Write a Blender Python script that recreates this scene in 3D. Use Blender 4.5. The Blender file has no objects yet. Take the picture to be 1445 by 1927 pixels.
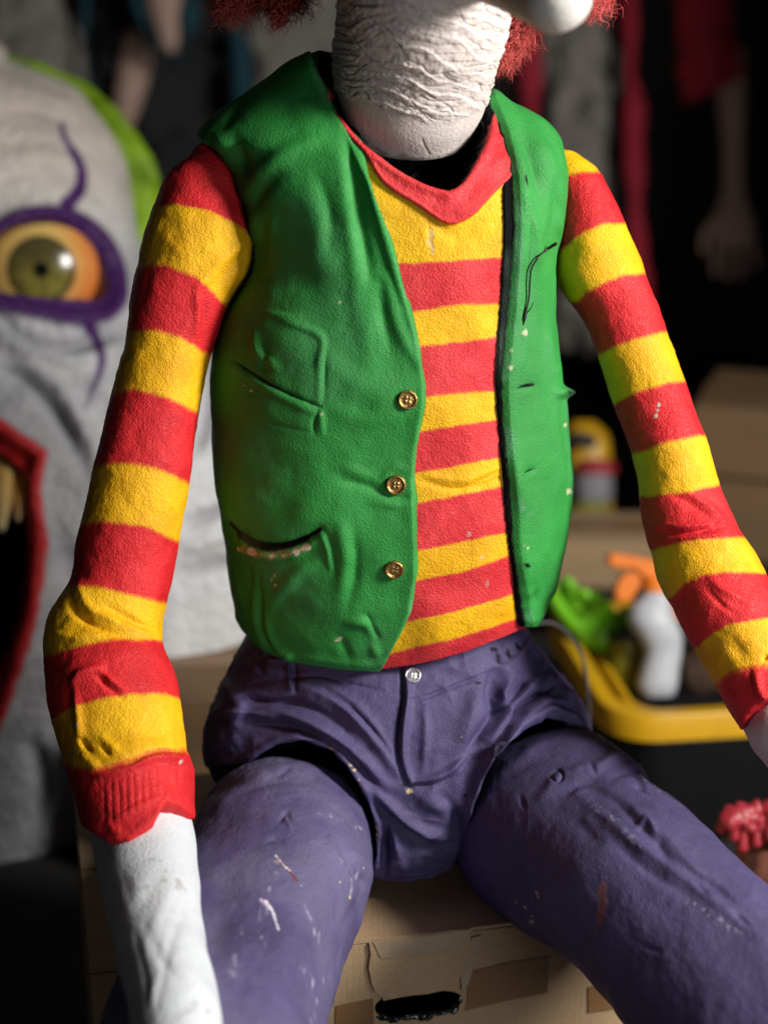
import bpy, bmesh, math, random
import numpy as np
from mathutils import Vector, Matrix
random.seed(7)
rng = np.random.default_rng(7)
SC = bpy.context.scene
COL = SC.collection

# ------------------------------------------------------------------ camera
PW, PH, FPX = 1445.0, 1927.0, 3279.0          # photo size and focal length in photo pixels
TH = math.radians(18)
FWD = np.array([0, math.cos(TH), -math.sin(TH)])
RIGHT = np.array([1.0, 0, 0])
UP = np.array([0, math.sin(TH), math.cos(TH)])
TGT = np.array([0, 0, 0.80])
CAMP = TGT - 2.0 * FWD
cd = bpy.data.cameras.new('camera')
cam = bpy.data.objects.new('camera', cd)
COL.objects.link(cam)
cam.location = CAMP
cam.rotation_euler = (math.pi / 2 - TH, 0, 0)
cd.sensor_fit = 'HORIZONTAL'
cd.sensor_width = 36
cd.lens = 36 * FPX / PW
cd.clip_end = 60
cd.dof.use_dof = True
cd.dof.focus_distance = 1.88
cd.dof.aperture_fstop = 2.4
SC.camera = cam

# ------------------------------------------------------------------ world, lamps, exposure
wd = bpy.data.worlds.new('World')
SC.world = wd
wd.use_nodes = True
bgn = wd.node_tree.nodes['Background']
bgn.inputs[0].default_value = (0.92, 0.93, 1.0, 1)
bgn.inputs[1].default_value = 0.019

def lamp(name, az, el, dist, size, power, color, tgt=(0.0, -0.05, 0.85), spread=None):
    ld = bpy.data.lights.new(name, 'AREA')
    ld.shape = 'RECTANGLE'
    ld.size, ld.size_y = size
    ld.energy = power
    ld.color = color
    if spread: ld.spread = math.radians(spread)
    o = bpy.data.objects.new(name, ld)
    COL.objects.link(o)
    a, e = math.radians(az), math.radians(el)
    t = Vector(tgt)
    p = t + dist * Vector((math.sin(a) * math.cos(e), -math.cos(a) * math.cos(e), math.sin(e)))
    o.location = p
    o.rotation_euler = (t - p).to_track_quat('-Z', 'Y').to_euler()
    return o
lamp('doorway_light', 63, 27, 2.2, (0.45, 0.6), 94, (1.0, 0.965, 0.92))
lamp('low_front_light', 32, 3, 3.0, (0.9, 0.7), 20, (0.93, 0.96, 1.0), (0.0, -0.1, 0.55))

SC.view_settings.view_transform = 'Standard'
SC.view_settings.look = 'None'
SC.view_settings.exposure = 0.0
SC.view_settings.gamma = 1.0
try:
    SC.cycles.use_denoising = True
    SC.cycles.max_bounces = 6
except Exception:
    pass

# ------------------------------------------------------------------ maths helpers
def P(px, py, d):
    px, py, d = np.broadcast_arrays(np.asarray(px, float), np.asarray(py, float), np.asarray(d, float))
    v = FWD + ((px - PW / 2) / FPX)[..., None] * RIGHT - ((py - PH / 2) / FPX)[..., None] * UP
    return CAMP + d[..., None] * v

def pix(V):
    r = V - CAMP
    d = r @ FWD
    return np.stack([PW / 2 + FPX * (r @ RIGHT) / d, PH / 2 - FPX * (r @ UP) / d], -1)

def on_z(px, py, z):
    v = FWD + (px - PW / 2) / FPX * RIGHT - (py - PH / 2) / FPX * UP
    return CAMP + v * ((z - CAMP[2]) / v[2])

def nrm(v):
    return v / np.maximum(np.linalg.norm(v, axis=-1, keepdims=True), 1e-9)

def sst(a, b, x):
    t = np.clip((x - a) / (b - a), 0, 1)
    return t * t * (3 - 2 * t)

def vnoise(p, seed=0):
    p = np.asarray(p)
    i = np.floor(p).astype(np.int64)
    f = p - i
    u = f * f * f * (f * (f * 6 - 15) + 10)
    def h(dx, dy, dz):
        n = (i[..., 0] + dx) * 374761393 + (i[..., 1] + dy) * 668265263 + (i[..., 2] + dz) * 2147483647 + seed * 1442695041
        n &= 0xFFFFFFFF
        n = ((n ^ (n >> 13)) * 1274126177) & 0xFFFFFFFF
        n = ((n ^ (n >> 16)) * 2246822519) & 0xFFFFFFFF
        n ^= n >> 13
        return (n & 0xFFFF) / 32767.5 - 1
    x, y, z = u[..., 0], u[..., 1], u[..., 2]
    l = lambda a, b, t: a + (b - a) * t
    return l(l(l(h(0,0,0), h(1,0,0), x), l(h(0,1,0), h(1,1,0), x), y),
             l(l(h(0,0,1), h(1,0,1), x), l(h(0,1,1), h(1,1,1), x), y), z)

def fbm(p, seed=0, o=3):
    s, a = 0, 1.0
    for k in range(o):
        s = s + a * vnoise(p * 2 ** k, seed + 17 * k)
        a *= .5
    return s

def spline(t, c, m):
    """Hermite (Catmull-Rom) through rows of c at parameters t, m samples."""
    t = np.asarray(t, float); c = np.asarray(c, float)
    dl = np.diff(t)[:, None]
    s = np.diff(c, axis=0) / dl
    T = np.empty_like(c)
    T[0], T[-1] = s[0], s[-1]
    w0, w1 = dl[1:], dl[:-1]
    T[1:-1] = (s[:-1] * w0 + s[1:] * w1) / (w0 + w1)
    x = np.linspace(t[0], t[-1], m)
    k = np.clip(np.searchsorted(t, x, 'right') - 1, 0, len(t) - 2)
    hh = (t[k + 1] - t[k])
    q = ((x - t[k]) / hh)[:, None]
    hh = hh[:, None]
    return ((2*q**3 - 3*q**2 + 1) * c[k] + (q**3 - 2*q**2 + q) * hh * T[k]
            + (-2*q**3 + 3*q**2) * c[k+1] + (q**3 - q**2) * hh * T[k+1])

def smooth_poly(pts, m=60):
    pts = np.asarray(pts, float)
    t = np.r_[0, np.cumsum(np.linalg.norm(np.diff(pts, axis=0), axis=1))]
    return spline(t, pts, m)

def pdist(X, poly):
    """distance and 0..1 position along polyline, for X (...,2)."""
    sh = X.shape[:-1]
    X = X.reshape(-1, 2)
    poly = np.asarray(poly, float)
    best = np.full(len(X), 1e9); tt = np.zeros(len(X))
    L = np.r_[0, np.cumsum(np.linalg.norm(np.diff(poly, axis=0), axis=1))]
    for k in range(len(poly) - 1):
        a, b = poly[k], poly[k + 1]
        ab = b - a
        l2 = ab @ ab
        if l2 < 1e-9: continue
        q = np.clip(((X - a) @ ab) / l2, 0, 1)
        e = X - a - q[:, None] * ab
        d = np.sqrt(e[:, 0] ** 2 + e[:, 1] ** 2)
        m = d < best
        best[m] = d[m]
        tt[m] = (L[k] + q[m] * math.sqrt(l2)) / L[-1]
    return best.reshape(sh), tt.reshape(sh)

def psdf(X, poly):
    """signed distance to closed polygon, negative inside."""
    poly = np.asarray(poly, float)
    d, _ = pdist(X, np.vstack([poly, poly[:1]]))
    x, y = X[..., 0], X[..., 1]
    ins = np.zeros(x.shape, bool)
    n = len(poly)
    for k in range(n):
        x0, y0 = poly[k]; x1, y1 = poly[(k + 1) % n]
        if y0 == y1: continue
        c = ((y0 > y) != (y1 > y)) & (x < (x1 - x0) * (y - y0) / (y1 - y0) + x0)
        ins ^= c
    return np.where(ins, -d, d)

def lin(x, xs, ys):
    """piecewise linear with linear extrapolation"""
    xs = np.asarray(xs, float); ys = np.asarray(ys, float)
    y = np.interp(x, xs, ys)
    s0 = (ys[1] - ys[0]) / (xs[1] - xs[0]); s1 = (ys[-1] - ys[-2]) / (xs[-1] - xs[-2])
    s0 = np.clip(s0, -.6, .6); s1 = np.clip(s1, -.6, .6)
    return y + np.where(x < xs[0], (x - xs[0]) * s0, 0) + np.where(x > xs[-1], (x - xs[-1]) * s1, 0)

def srgb(r, g, b):
    return tuple((c / 255 / 12.92) if c / 255 <= .04045 else ((c / 255 + .055) / 1.055) ** 2.4 for c in (r, g, b))

# ------------------------------------------------------------------ loft
def loft(rings, nF, nB, nV, fvec=None, cap0=None, cap1=None):
    """rings rows: Lx,Ly,Rx,Ry,depth,front bulge,back bulge,exponent (photo pixels / metres)."""
    r = np.array(rings, float)
    cc = P((r[:, 0] + r[:, 2]) / 2, (r[:, 1] + r[:, 3]) / 2, r[:, 4])
    t = np.r_[0, np.cumsum(np.maximum(np.linalg.norm(np.diff(cc, axis=0), axis=1), .004))]
    R = spline(t, r, nV)
    Lw, Rw = P(R[:, 0], R[:, 1], R[:, 4]), P(R[:, 2], R[:, 3], R[:, 4])
    c = (Lw + Rw) / 2
    w = (Rw - Lw) / 2
    ax = nrm(np.gradient(c, axis=0))
    if fvec is None:
        sm = ax.copy()
        k = max(3, nV // 10)
        for i in range(3):
            sm[:, i] = np.convolve(np.pad(ax[:, i], k, 'edge'), np.ones(2 * k + 1) / (2 * k + 1), 'valid')
        f = nrm(np.cross(w, sm))
        f[(f @ -FWD) < 0] *= -1
    else:
        f = np.broadcast_to(np.asarray(fvec, float), c.shape)
    a = np.r_[np.linspace(0, math.pi, nF), np.linspace(math.pi, 2 * math.pi, nB + 2)[1:-1]]
    ca, sa = np.cos(a), np.sin(a)
    e = R[:, 7][:, None]
    rad = (np.abs(ca) ** e + np.abs(sa) ** e) ** (-1 / e)
    x, y = rad * ca, rad * sa
    b = np.where(y > 0, R[:, 5][:, None], R[:, 6][:, None])
    V = c[:, None] + w[:, None] * x[..., None] + f[:, None] * (b * y)[..., None]
    def cap(row, cen, axis, depth, K=8, rad=None):
        rr = np.linalg.norm(row - cen, axis=1).mean()
        out = []
        for k in range(1, K + 1):
            q = k / K * math.pi / 2
            out.append(cen + (row - cen) * max(math.cos(q), .01) + axis * rr * depth * math.sin(q))
        return out
    if cap0: V = np.concatenate([np.array(cap(V[0], c[0], -ax[0], *cap0))[::-1], V])
    if cap1: V = np.concatenate([V, np.array(cap(V[-1], c[-1], ax[-1], *cap1))])
    return V

def gnormals(V):
    du = np.roll(V, -1, 1) - np.roll(V, 1, 1)
    dv = np.gradient(V, axis=0)
    n = nrm(np.cross(du, dv))
    cen = V.mean(1, keepdims=True)
    if ((V - cen) * n).sum() < 0: n = -n
    return n

def facing(V, N):
    return (N * nrm(CAMP - V)).sum(-1)

def sculpt(V, feats, soft=.05):
    """feats: (pixel polyline, width px, amplitude m); pushes the surface along its normals."""
    N = gnormals(V); X = pix(V); fr = sst(-.05, .2, facing(V, N))
    D = np.zeros(V.shape[:2])
    for ft in feats:
        poly, w, amp = ft[:3]
        poly = np.asarray(poly, float)
        if len(poly) > 2: poly = smooth_poly(poly, 5 * len(poly))
        lo, hi = poly.min(0) - 3 * w, poly.max(0) + 3 * w
        m = (X[..., 0] > lo[0]) & (X[..., 0] < hi[0]) & (X[..., 1] > lo[1]) & (X[..., 1] < hi[1])
        if not m.any(): continue
        d, t = pdist(X[m], poly)
        env = np.sin(np.clip(t * .9 + .05, 0, 1) * math.pi) ** .6 if len(poly) > 1 else 1
        D[m] += amp * np.exp(-(d / w) ** 2) * env
    return V + N * (D * fr)[..., None]

def lumps(V, N, freq, amp, seed=0, o=3):
    return V + N * (fbm(V * freq, seed, o) * amp)[..., None]

# ------------------------------------------------------------------ object helpers
def root(name, label, cat, loc, group=None):
    o = bpy.data.objects.new(name, None)
    COL.objects.link(o)
    o.location = loc
    o['label'] = label; o['category'] = cat
    if group: o['group'] = group
    o.empty_display_size = .05
    return o

def world_loc(o):
    v = Vector((0, 0, 0))
    while o is not None:
        v += Vector(o.location)
        o = o.parent
    return np.array(v)

def mesh(name, V, F, mat, parent=None, attrs=None, smooth=True, label=None):
    V = np.asarray(V, float).reshape(-1, 3)
    me = bpy.data.meshes.new(name)
    off = world_loc(parent) if parent is not None else np.zeros(3)
    if isinstance(F, np.ndarray):
        n, k = F.shape
        me.vertices.add(len(V)); me.vertices.foreach_set('co', (V - off).astype(np.float32).ravel())
        me.loops.add(n * k); me.loops.foreach_set('vertex_index', F.astype(np.int32).ravel())
        me.polygons.add(n)
        me.polygons.foreach_set('loop_start', np.arange(0, n * k, k, dtype=np.int32))
        try: me.polygons.foreach_set('loop_total', np.full(n, k, dtype=np.int32))
        except Exception: pass
        me.update(calc_edges=True)
    else:
        me.from_pydata((V - off).tolist(), [], F)
        me.update()
    if smooth:
        me.polygons.foreach_set('use_smooth', np.ones(len(me.polygons), bool))
    for k, a in (attrs or {}).items():
        a = np.asarray(a, np.float32)
        if a.ndim == 1:
            at = me.attributes.new(k, 'FLOAT', 'POINT'); at.data.foreach_set('value', a)
        else:
            at = me.attributes.new(k, 'FLOAT_COLOR', 'POINT')
            if a.shape[1] == 3: a = np.c_[a, np.ones(len(a), np.float32)]
            at.data.foreach_set('color', a.astype(np.float32).ravel())
    if mat: me.materials.append(mat)
    o = bpy.data.objects.new(name, me)
    COL.objects.link(o)
    if parent is not None: o.parent = parent
    if label: o['label'] = label
    return o

def grid_mesh(name, V, mat, parent=None, closed=True, keep=None, attrs=None, label=None):
    nv, nu = V.shape[:2]
    idx = np.arange(nv * nu).reshape(nv, nu)
    if closed:
        r = np.roll(idx, -1, 1); a, b = idx[:-1], r[:-1]; c, d = r[1:], idx[1:]
    else:
        a, b, c, d = idx[:-1, :-1], idx[:-1, 1:], idx[1:, 1:], idx[1:, :-1]
    F = np.stack([a, b, c, d], -1).reshape(-1, 4)
    du = np.roll(V, -1, 1) - V
    dv = np.gradient(V, axis=0)
    if ((V - V.mean(1, keepdims=True)) * np.cross(du, dv)).sum() < 0: F = F[:, ::-1]
    if keep is not None:
        F = F[keep.ravel()[F].all(1)]
    used = np.zeros(nv * nu, bool); used[F.ravel()] = True
    new = np.cumsum(used) - 1
    at = {k: np.asarray(v).reshape(nv * nu, -1)[used].squeeze() for k, v in (attrs or {}).items()}
    return mesh(name, V.reshape(-1, 3)[used], new[F], mat, parent, at, label=label)

def tube(pts, radii, n=16, caps=True, flat=1.0):
    """round-ended tube through points; returns V grid (nv,n,3)"""
    pts = np.asarray(pts, float); radii = np.asarray(radii, float)
    T = nrm(np.gradient(pts, axis=0))
    ref = np.array([0.1, 0.2, 1.0])
    if abs(T[0] @ nrm(ref)) > .9: ref = np.array([1.0, 0.2, 0.1])
    rows = []
    for p, t, r in zip(pts, T, radii):
        a = nrm(ref - (ref @ t) * t); b = np.cross(t, a); ref = a
        q = np.linspace(0, 2 * math.pi, n, endpoint=False)
        rows.append(p + r * (np.cos(q)[:, None] * a * flat + np.sin(q)[:, None] * b))
    rows = np.array(rows)
    if caps:
        def cp(row, c, ax, r, K=5):
            return [c + (row - c) * max(math.cos(k / K * math.pi / 2), .02) + ax * r * math.sin(k / K * math.pi / 2) for k in range(1, K + 1)]
        rows = np.concatenate([np.array(cp(rows[0], pts[0], -T[0], radii[0]))[::-1], rows, np.array(cp(rows[-1], pts[-1], T[-1], radii[-1]))])
    return rows

def lathe(profile, n=32):
    pr = np.asarray(profile, float)
    q = np.linspace(0, 2 * math.pi, n, endpoint=False)
    return np.stack([pr[:, 0][:, None] * np.cos(q), pr[:, 0][:, None] * np.sin(q), np.repeat(pr[:, 1][:, None], n, 1)], -1)

def orient(V, loc, z):
    z = nrm(np.asarray(z, float)); x = nrm(np.cross([0, 1, .2], z)); y = np.cross(z, x)
    return loc + V @ np.array([x, y, z])

def bm_mesh(name, bm, mat, parent=None, smooth=False, label=None):
    me = bpy.data.meshes.new(name)
    bmesh.ops.recalc_face_normals(bm, faces=bm.faces[:])
    bm.to_mesh(me); bm.free()
    if parent is not None: me.transform(Matrix.Translation(-Vector(world_loc(parent))))
    if smooth: me.polygons.foreach_set('use_smooth', np.ones(len(me.polygons), bool))
    if mat: me.materials.append(mat)
    o = bpy.data.objects.new(name, me)
    COL.objects.link(o)
    if parent is not None: o.parent = parent
    if label: o['label'] = label
    return o

def bm_box(o, ex, ey, ez, bevel=.0015, bm=None, segs=2):
    """box from corner o and three edge vectors, bevelled"""
    bm2 = bmesh.new()
    o, ex, ey, ez = (Vector(v) for v in (o, ex, ey, ez))
    vs = [bm2.verts.new(o + ex * i + ey * j + ez * k) for k in (0, 1) for j in (0, 1) for i in (0, 1)]
    for f in ((0,2,3,1), (4,5,7,6), (0,1,5,4), (2,6,7,3), (0,4,6,2), (1,3,7,5)):
        bm2.faces.new([vs[i] for i in f])
    if bevel: bmesh.ops.bevel(bm2, geom=bm2.edges[:], offset=bevel, segments=segs, affect='EDGES', profile=.5)
    if bm is None: return bm2
    me = bpy.data.meshes.new('t'); bm2.to_mesh(me); bm2.free(); bm.from_mesh(me); bpy.data.meshes.remove(me)
    return bm

def bm_prism(pts, vec, bevel=.002, hole=None):
    """extruded planar polygon (world pts) with optional hole ring"""
    bm = bmesh.new()
    def ring(pp):
        vs = [bm.verts.new(p) for p in pp]
        return [bm.edges.new((vs[i], vs[(i + 1) % len(vs)])) for i in range(len(vs))]
    es = ring(pts)
    if hole is not None: es += ring(hole)
    bmesh.ops.triangle_fill(bm, edges=es, use_beauty=True)
    r = bmesh.ops.extrude_face_region(bm, geom=bm.faces[:])
    bmesh.ops.translate(bm, vec=Vector(vec), verts=[g for g in r['geom'] if isinstance(g, bmesh.types.BMVert)])
    bmesh.ops.recalc_face_normals(bm, faces=bm.faces[:])
    if bevel:
        ee = [e for e in bm.edges if len(e.link_faces) == 2 and e.calc_face_angle(0) > .6]
        bmesh.ops.bevel(bm, geom=ee, offset=bevel, segments=2, affect='EDGES', profile=.5)
    return bm

# ------------------------------------------------------------------ materials
class NT:
    def __init__(s, name):
        s.m = bpy.data.materials.new(name); s.m.use_nodes = True
        s.t = s.m.node_tree; s.b = s.t.nodes['Principled BSDF']
        s.co = s.t.nodes.new('ShaderNodeTexCoord').outputs['Object']
    def n(s, typ, ins=None, **kw):
        nd = s.t.nodes.new(typ)
        for k, v in kw.items(): setattr(nd, k, v)
        for k, v in (ins or {}).items():
            if hasattr(v, 'links'): s.t.links.new(v, nd.inputs[k])
            else: nd.inputs[k].default_value = v
        return nd
    def link(s, a, b): s.t.links.new(a, b)
    def noise(s, scale, detail=3, rough=.55, co=None, dist=0):
        return s.n('ShaderNodeTexNoise', {'Vector': co or s.co, 'Scale': scale, 'Detail': detail, 'Roughness': rough, 'Distortion': dist}).outputs[0]
    def math(s, op, a, b=0.0, c=0.0):
        return s.n('ShaderNodeMath', {0: a, 1: b, 2: c}, operation=op).outputs[0]
    def ramp(s, fac, a, b, lo=0.0, hi=1.0):
        return s.n('ShaderNodeMapRange', {'Value': fac, 'From Min': a, 'From Max': b, 'To Min': lo, 'To Max': hi}, interpolation_type='SMOOTHSTEP').outputs[0]
    def mix(s, fac, a, b, blend='MIX'):
        nd = s.n('ShaderNodeMix', data_type='RGBA', blend_type=blend)
        for i, v in ((0, fac), (6, a), (7, b)):
            if hasattr(v, 'links'): s.t.links.new(v, nd.inputs[i])
            else: nd.inputs[i].default_value = v if i == 0 else (*v[:3], 1)
        return nd.outputs[2]
    def bump(s, h, dist, strength=1.0, nin=None):
        ins = {'Height': h, 'Distance': dist, 'Strength': strength}
        if nin is not None: ins['Normal'] = nin
        return s.n('ShaderNodeBump', ins).outputs[0]
    def attr(s, name, out='Fac'):
        return s.n('ShaderNodeAttribute', attribute_name=name).outputs[out]
    def done(s, col=None, rough=None, nor=None, metal=None, spec=None, **kw):
        for k, v in (('Base Color', col), ('Roughness', rough), ('Normal', nor), ('Metallic', metal), ('Specular IOR Level', spec)):
            if v is None: continue
            if hasattr(v, 'links'): s.link(v, s.b.inputs[k])
            else: s.b.inputs[k].default_value = (*v[:3], 1) if k == 'Base Color' else v
        for k, v in kw.items(): s.b.inputs[k].default_value = v
        return s.m

def grain(m, scale=300, dist=.0012, fine=900, fdist=.0004):
    a = m.noise(scale, 3, .6)
    a = m.ramp(a, .35, .75)
    n1 = m.bump(a, dist)
    return m.bump(m.noise(fine, 2, .5), fdist, 1.0, n1), a

RED, YEL = srgb(214, 34, 40), srgb(240, 188, 8)
def mat_stripes(name='striped_latex_paint', ra=(218, 38, 42), rb=(196, 24, 32)):
    m = NT(name)
    s = m.attr('stripe')
    s = m.math('ADD', s, m.math('MULTIPLY', m.math('SUBTRACT', m.noise(45, 3), .5), .10))
    s = m.math('ADD', s, m.math('MULTIPLY', m.math('SUBTRACT', m.noise(260, 2), .5), .07))
    w = m.math('SINE', m.math('MULTIPLY', s, math.pi))
    f = m.ramp(w, -.17, .17)
    nor, g = grain(m, 430, .0006, 1100, .0003)
    var = m.noise(22, 3)
    red = m.mix(m.ramp(var, .3, .7), srgb(*ra), srgb(*rb))
    yel = m.mix(m.ramp(var, .3, .7), srgb(241, 184, 8), srgb(226, 162, 4))
    c = m.mix(f, red, yel)
    pits = m.ramp(m.noise(520, 2, .7), .27, .22)
    c = m.mix(m.math('MULTIPLY', pits, .55), c, (.06, .015, .01))
    c = m.mix(m.attr('chip'), c, (.55, .50, .42))
    c = m.mix(m.attr('black'), c, (.006, .006, .006))
    return m.done(c, m.ramp(m.noise(60), .3, .7, .42, .6), nor, spec=.35)

def mat_vcol(name, gs=300, gd=.0011, rough=(.45, .62), wear=None, spec=.35, fine=(900, .0003), var=.16, weave=False):
    m = NT(name)
    c = m.attr('Col', 'Color')
    nor, g = grain(m, gs, gd, *fine)
    c = m.mix(m.ramp(m.noise(14, 4), .3, .75, 0, var), c, (0, 0, 0))
    if wear:
        f = m.ramp(m.noise(wear[0], 5, .75), wear[1], wear[1] + .05)
        f = m.math('MULTIPLY', f, m.ramp(m.noise(9, 2), .5, .62))
        c = m.mix(f, c, wear[2])
    lum = m.n('ShaderNodeRGBToBW', {0: c}).outputs[0]
    return m.done(c, m.ramp(m.noise(50), .3, .7, *rough), nor, spec=m.ramp(lum, .004, .04, .04, spec))

def mat_plain(name, col, rough=.5, gs=200, gd=.0005, var=.25, metal=0.0, spec=.4, vs=12):
    m = NT(name)
    c = m.mix(m.ramp(m.noise(vs, 4), .3, .75, 0, var), col, tuple(x * .45 for x in col))
    nor = m.bump(m.noise(gs, 3), gd)
    return m.done(c, rough, nor, metal=metal, spec=spec)

def mat_card(name, col=(.43, .29, .165)):
    m = NT(name)
    mp = m.n('ShaderNodeMapping', {'Vector': m.co, 'Scale': (1, 1, 1.5)}).outputs[0]
    f = m.noise(240, 4, .6, mp)
    c = m.mix(m.ramp(f, .3, .75), col, tuple(x * .84 for x in col))
    c = m.mix(m.ramp(m.noise(7, 4), .5, .75, 0, .5), c, tuple(x * .5 for x in col))
    fl = m.n('ShaderNodeTexWave', {'Vector': m.co, 'Scale': 45, 'Distortion': .4}, bands_direction='X').outputs[1]
    nor = m.bump(fl, .00012, .6)
    nor = m.bump(m.noise(400, 3), .0003, 1, nor)
    return m.done(c, .72, nor, spec=.25)

M = {}
M['stripe'] = mat_stripes()
M['stripe_shirt'] = mat_stripes('faded_striped_paint', (222, 60, 62), (204, 38, 46))
M['vest'] = mat_vcol('green_latex_paint', 430, .0004, (.52, .68), (260, .70, (.35, .33, .22)), fine=(850, .0002))
M['trousers'] = mat_vcol('purple_latex_paint', 480, .0004, (.5, .66), (180, .68, (.42, .40, .50)), fine=(1200, .0003))
M['skin'] = mat_vcol('white_latex_paint', 260, .0004, (.58, .7), None, fine=(1000, .0002), var=.08, spec=.22)
M['vcol'] = mat_vcol('painted_prop', 60, .003, (.45, .6), None, fine=(300, .0006))
M['brass'] = mat_plain('aged_brass', (.50, .30, .10), .34, 500, .0008, .75, metal=.9, vs=220)
M['silver'] = mat_plain('dull_silver', (.72, .72, .74), .35, 300, .0006, .35, metal=.75, vs=160)
M['black'] = mat_plain('black_plastic', (.012, .012, .013), .42)
M['darkcloth'] = mat_plain('black_cloth', (.01, .01, .011), .8)
M['card'] = mat_card('cardboard')
M['carddark'] = mat_card('dark_shaded_cardboard', (.20, .12, .06))  # dark card tone; puts the shade on the tan hip carton into its colour
M['tape'] = mat_plain('brown_parcel_tape', (.235, .125, .052), .32, 30, .0006, .3, spec=.5)
M['cleartape'] = mat_plain('clear_tape', (.42, .31, .20), .22, 60, .0015, .4, spec=.6)
M['yellow'] = mat_plain('yellow_plastic', (.66, .36, .01), .38)
M['orange'] = mat_plain('orange_plastic', (.80, .20, .015), .4)
M['white'] = mat_plain('white_plastic', (.46, .48, .51), .4, var=.15)
M['lime'] = mat_plain('lime_plastic', (.17, .50, .02), .35)
M['olive'] = mat_plain('olive_plastic', (.20, .19, .01), .5)
M['redrub'] = mat_plain('red_rubber', (.33, .025, .035), .38, 120, .002)
M['hair'] = mat_plain('red_wool', (.58, .085, .075), .8, vs=40)
M['teal'] = mat_plain('teal_cloth', (.006, .05, .07), .8)
M['greycloth'] = mat_plain('grey_cloth', (.22, .20, .175), .85, 20, .01, .5)
M['robe'] = mat_plain('dark_red_cloth', (.32, .012, .028), .85)
M['paleskin'] = mat_plain('pale_latex_skin', (.46, .30, .235), .6)
M['wire'] = mat_plain('dark_wire', (.03, .035, .03), .4, metal=.4)
M['floor'] = mat_plain('concrete', (.022, .021, .020), .8, 40, .003, .4, vs=3)
M['wall'] = mat_plain('dark_plaster', (.13, .115, .105), .9, 30, .003, .3, vs=2)

# ------------------------------------------------------------------ setting
def slab(name, o, ex, ey, ez, mat):
    b = bm_mesh(name, bm_box(o, ex, ey, ez, 0), mat)
    b['kind'] = 'structure'
    return b
slab('floor', (-6, -4, -.2), (12, 0, 0), (0, 9, 0), (0, 0, .2), M['floor'])
slab('added_shade_wall', (1.10, 1.35, 0), (.05, -.01, 0), (.62, 2.9, 0), (0, 0, 2.6), M['wall'])  # unseen wall, added to keep the doorway light off the rear right props
slab('back_wall', (-6, 4.2, -.004), (12, 0, 0), (0, .2, 0), (0, 0, 3.2), M['wall'])

# ================================================================== the clown figure
fig = root('clown_figure', 'striped red and yellow clown figure in green vest and purple trousers sitting on cardboard box', 'figure', (0, .05, .36))

# ---------------- torso base surface
T_R = [
 (500,1275, 965,1255, 2.105,.115,.12,2.5),
 (470,1195, 1000,1182, 2.09,.135,.13,2.5),
 (441,1115, 1030,1110, 2.07,.148,.13,2.5),
 (425,1010, 1060,1010, 2.05,.156,.14,2.5),
 (408,900, 1072,905, 2.03,.158,.14,2.5),
 (400,780, 1062,790, 2.01,.153,.14,2.5),
 (404,700, 1050,700, 1.99,.148,.14,2.5),
 (412,625, 1044,620, 1.975,.142,.14,2.5),
 (424,575, 1041,565, 1.965,.138,.13,2.5),
 (453,532, 1041,520, 1.957,.134,.13,2.6),
 (477,490, 1045,480, 1.95,.13,.13,2.7),
 (480,450, 1053,440, 1.943,.127,.13,2.7),
 (468,400, 1061,398, 1.935,.123,.12,2.7),
 (450,350, 1063,350, 1.925,.118,.12,2.6),
 (430,310, 1061,310, 1.917,.11,.11,2.5),
 (402,278, 1054,276, 1.91,.102,.11,2.4),
 (368,254, 1044,254, 1.905,.094,.10,2.3),
 (388,224, 1024,230, 1.90,.085,.09,2.2),
 (440,190, 994,207, 1.895,.074,.08,2.1),
 (505,147, 960,186, 1.89,.062,.07,2.0),
 (558,112, 930,168, 1.885,.052,.06,2.0),
 (592,99, 905,157, 1.885,.042,.05,2.0)]
T0 = loft(T_R, 430, 70, 470, fvec=(0, -1, 0), cap1=(.10, 5))

EDGE_L = np.array([(590,88),(598,128),(615,172),(640,215),(662,245),(690,308),(706,345),(722,395),(745,460),(765,540),(784,610),(796,665),(804,725),(803,765),(795,805),(787,850),(783,900),(785,960),(788,1030),(788,1085),(776,1155),(757,1200),(738,1235),(722,1262),(715,1300)], float)
EDGE_R = np.array([(905,120),(912,190),(936,250),(947,300),(952,345),(953,450),(949,550),(943,640),(938,715),(942,780),(949,865),(955,940),(962,1020),(972,1090),(979,1140),(985,1180),(988,1300)], float)
HEM = np.array([(380,1120),(440,1165),(462,1190),(480,1213),(520,1235),(570,1247),(640,1258),(700,1262),(727,1259),(797,1248),(872,1228),(945,1200),(982,1184),(1008,1176),(1028,1160),(1040,1125),(1080,1040)], float)
HOLE = np.array([(600,60),(584,128),(608,178),(650,230),(682,268),(726,302),(780,337),(820,354),(848,358),(864,348),(886,316),(906,282),(918,244),(922,205),(912,150),(900,60)], float)
COLLAR = np.array([(560,50),(590,128),(612,185),(645,250),(690,300),(716,342),(785,388),(850,424),(882,410),(935,358),(975,320),(985,250),(960,140),(930,40)], float)

def side_x(edge, y):
    return np.interp(y, edge[:, 1], edge[:, 0])

TN = gnormals(T0)
# soft body lumps common to the shirt and the vest
T0 = lumps(T0, TN, 9, .004, 3)
TN = gnormals(T0)
TX = pix(T0)
TF = facing(T0, TN)
front = (TF > -.25)

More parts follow.
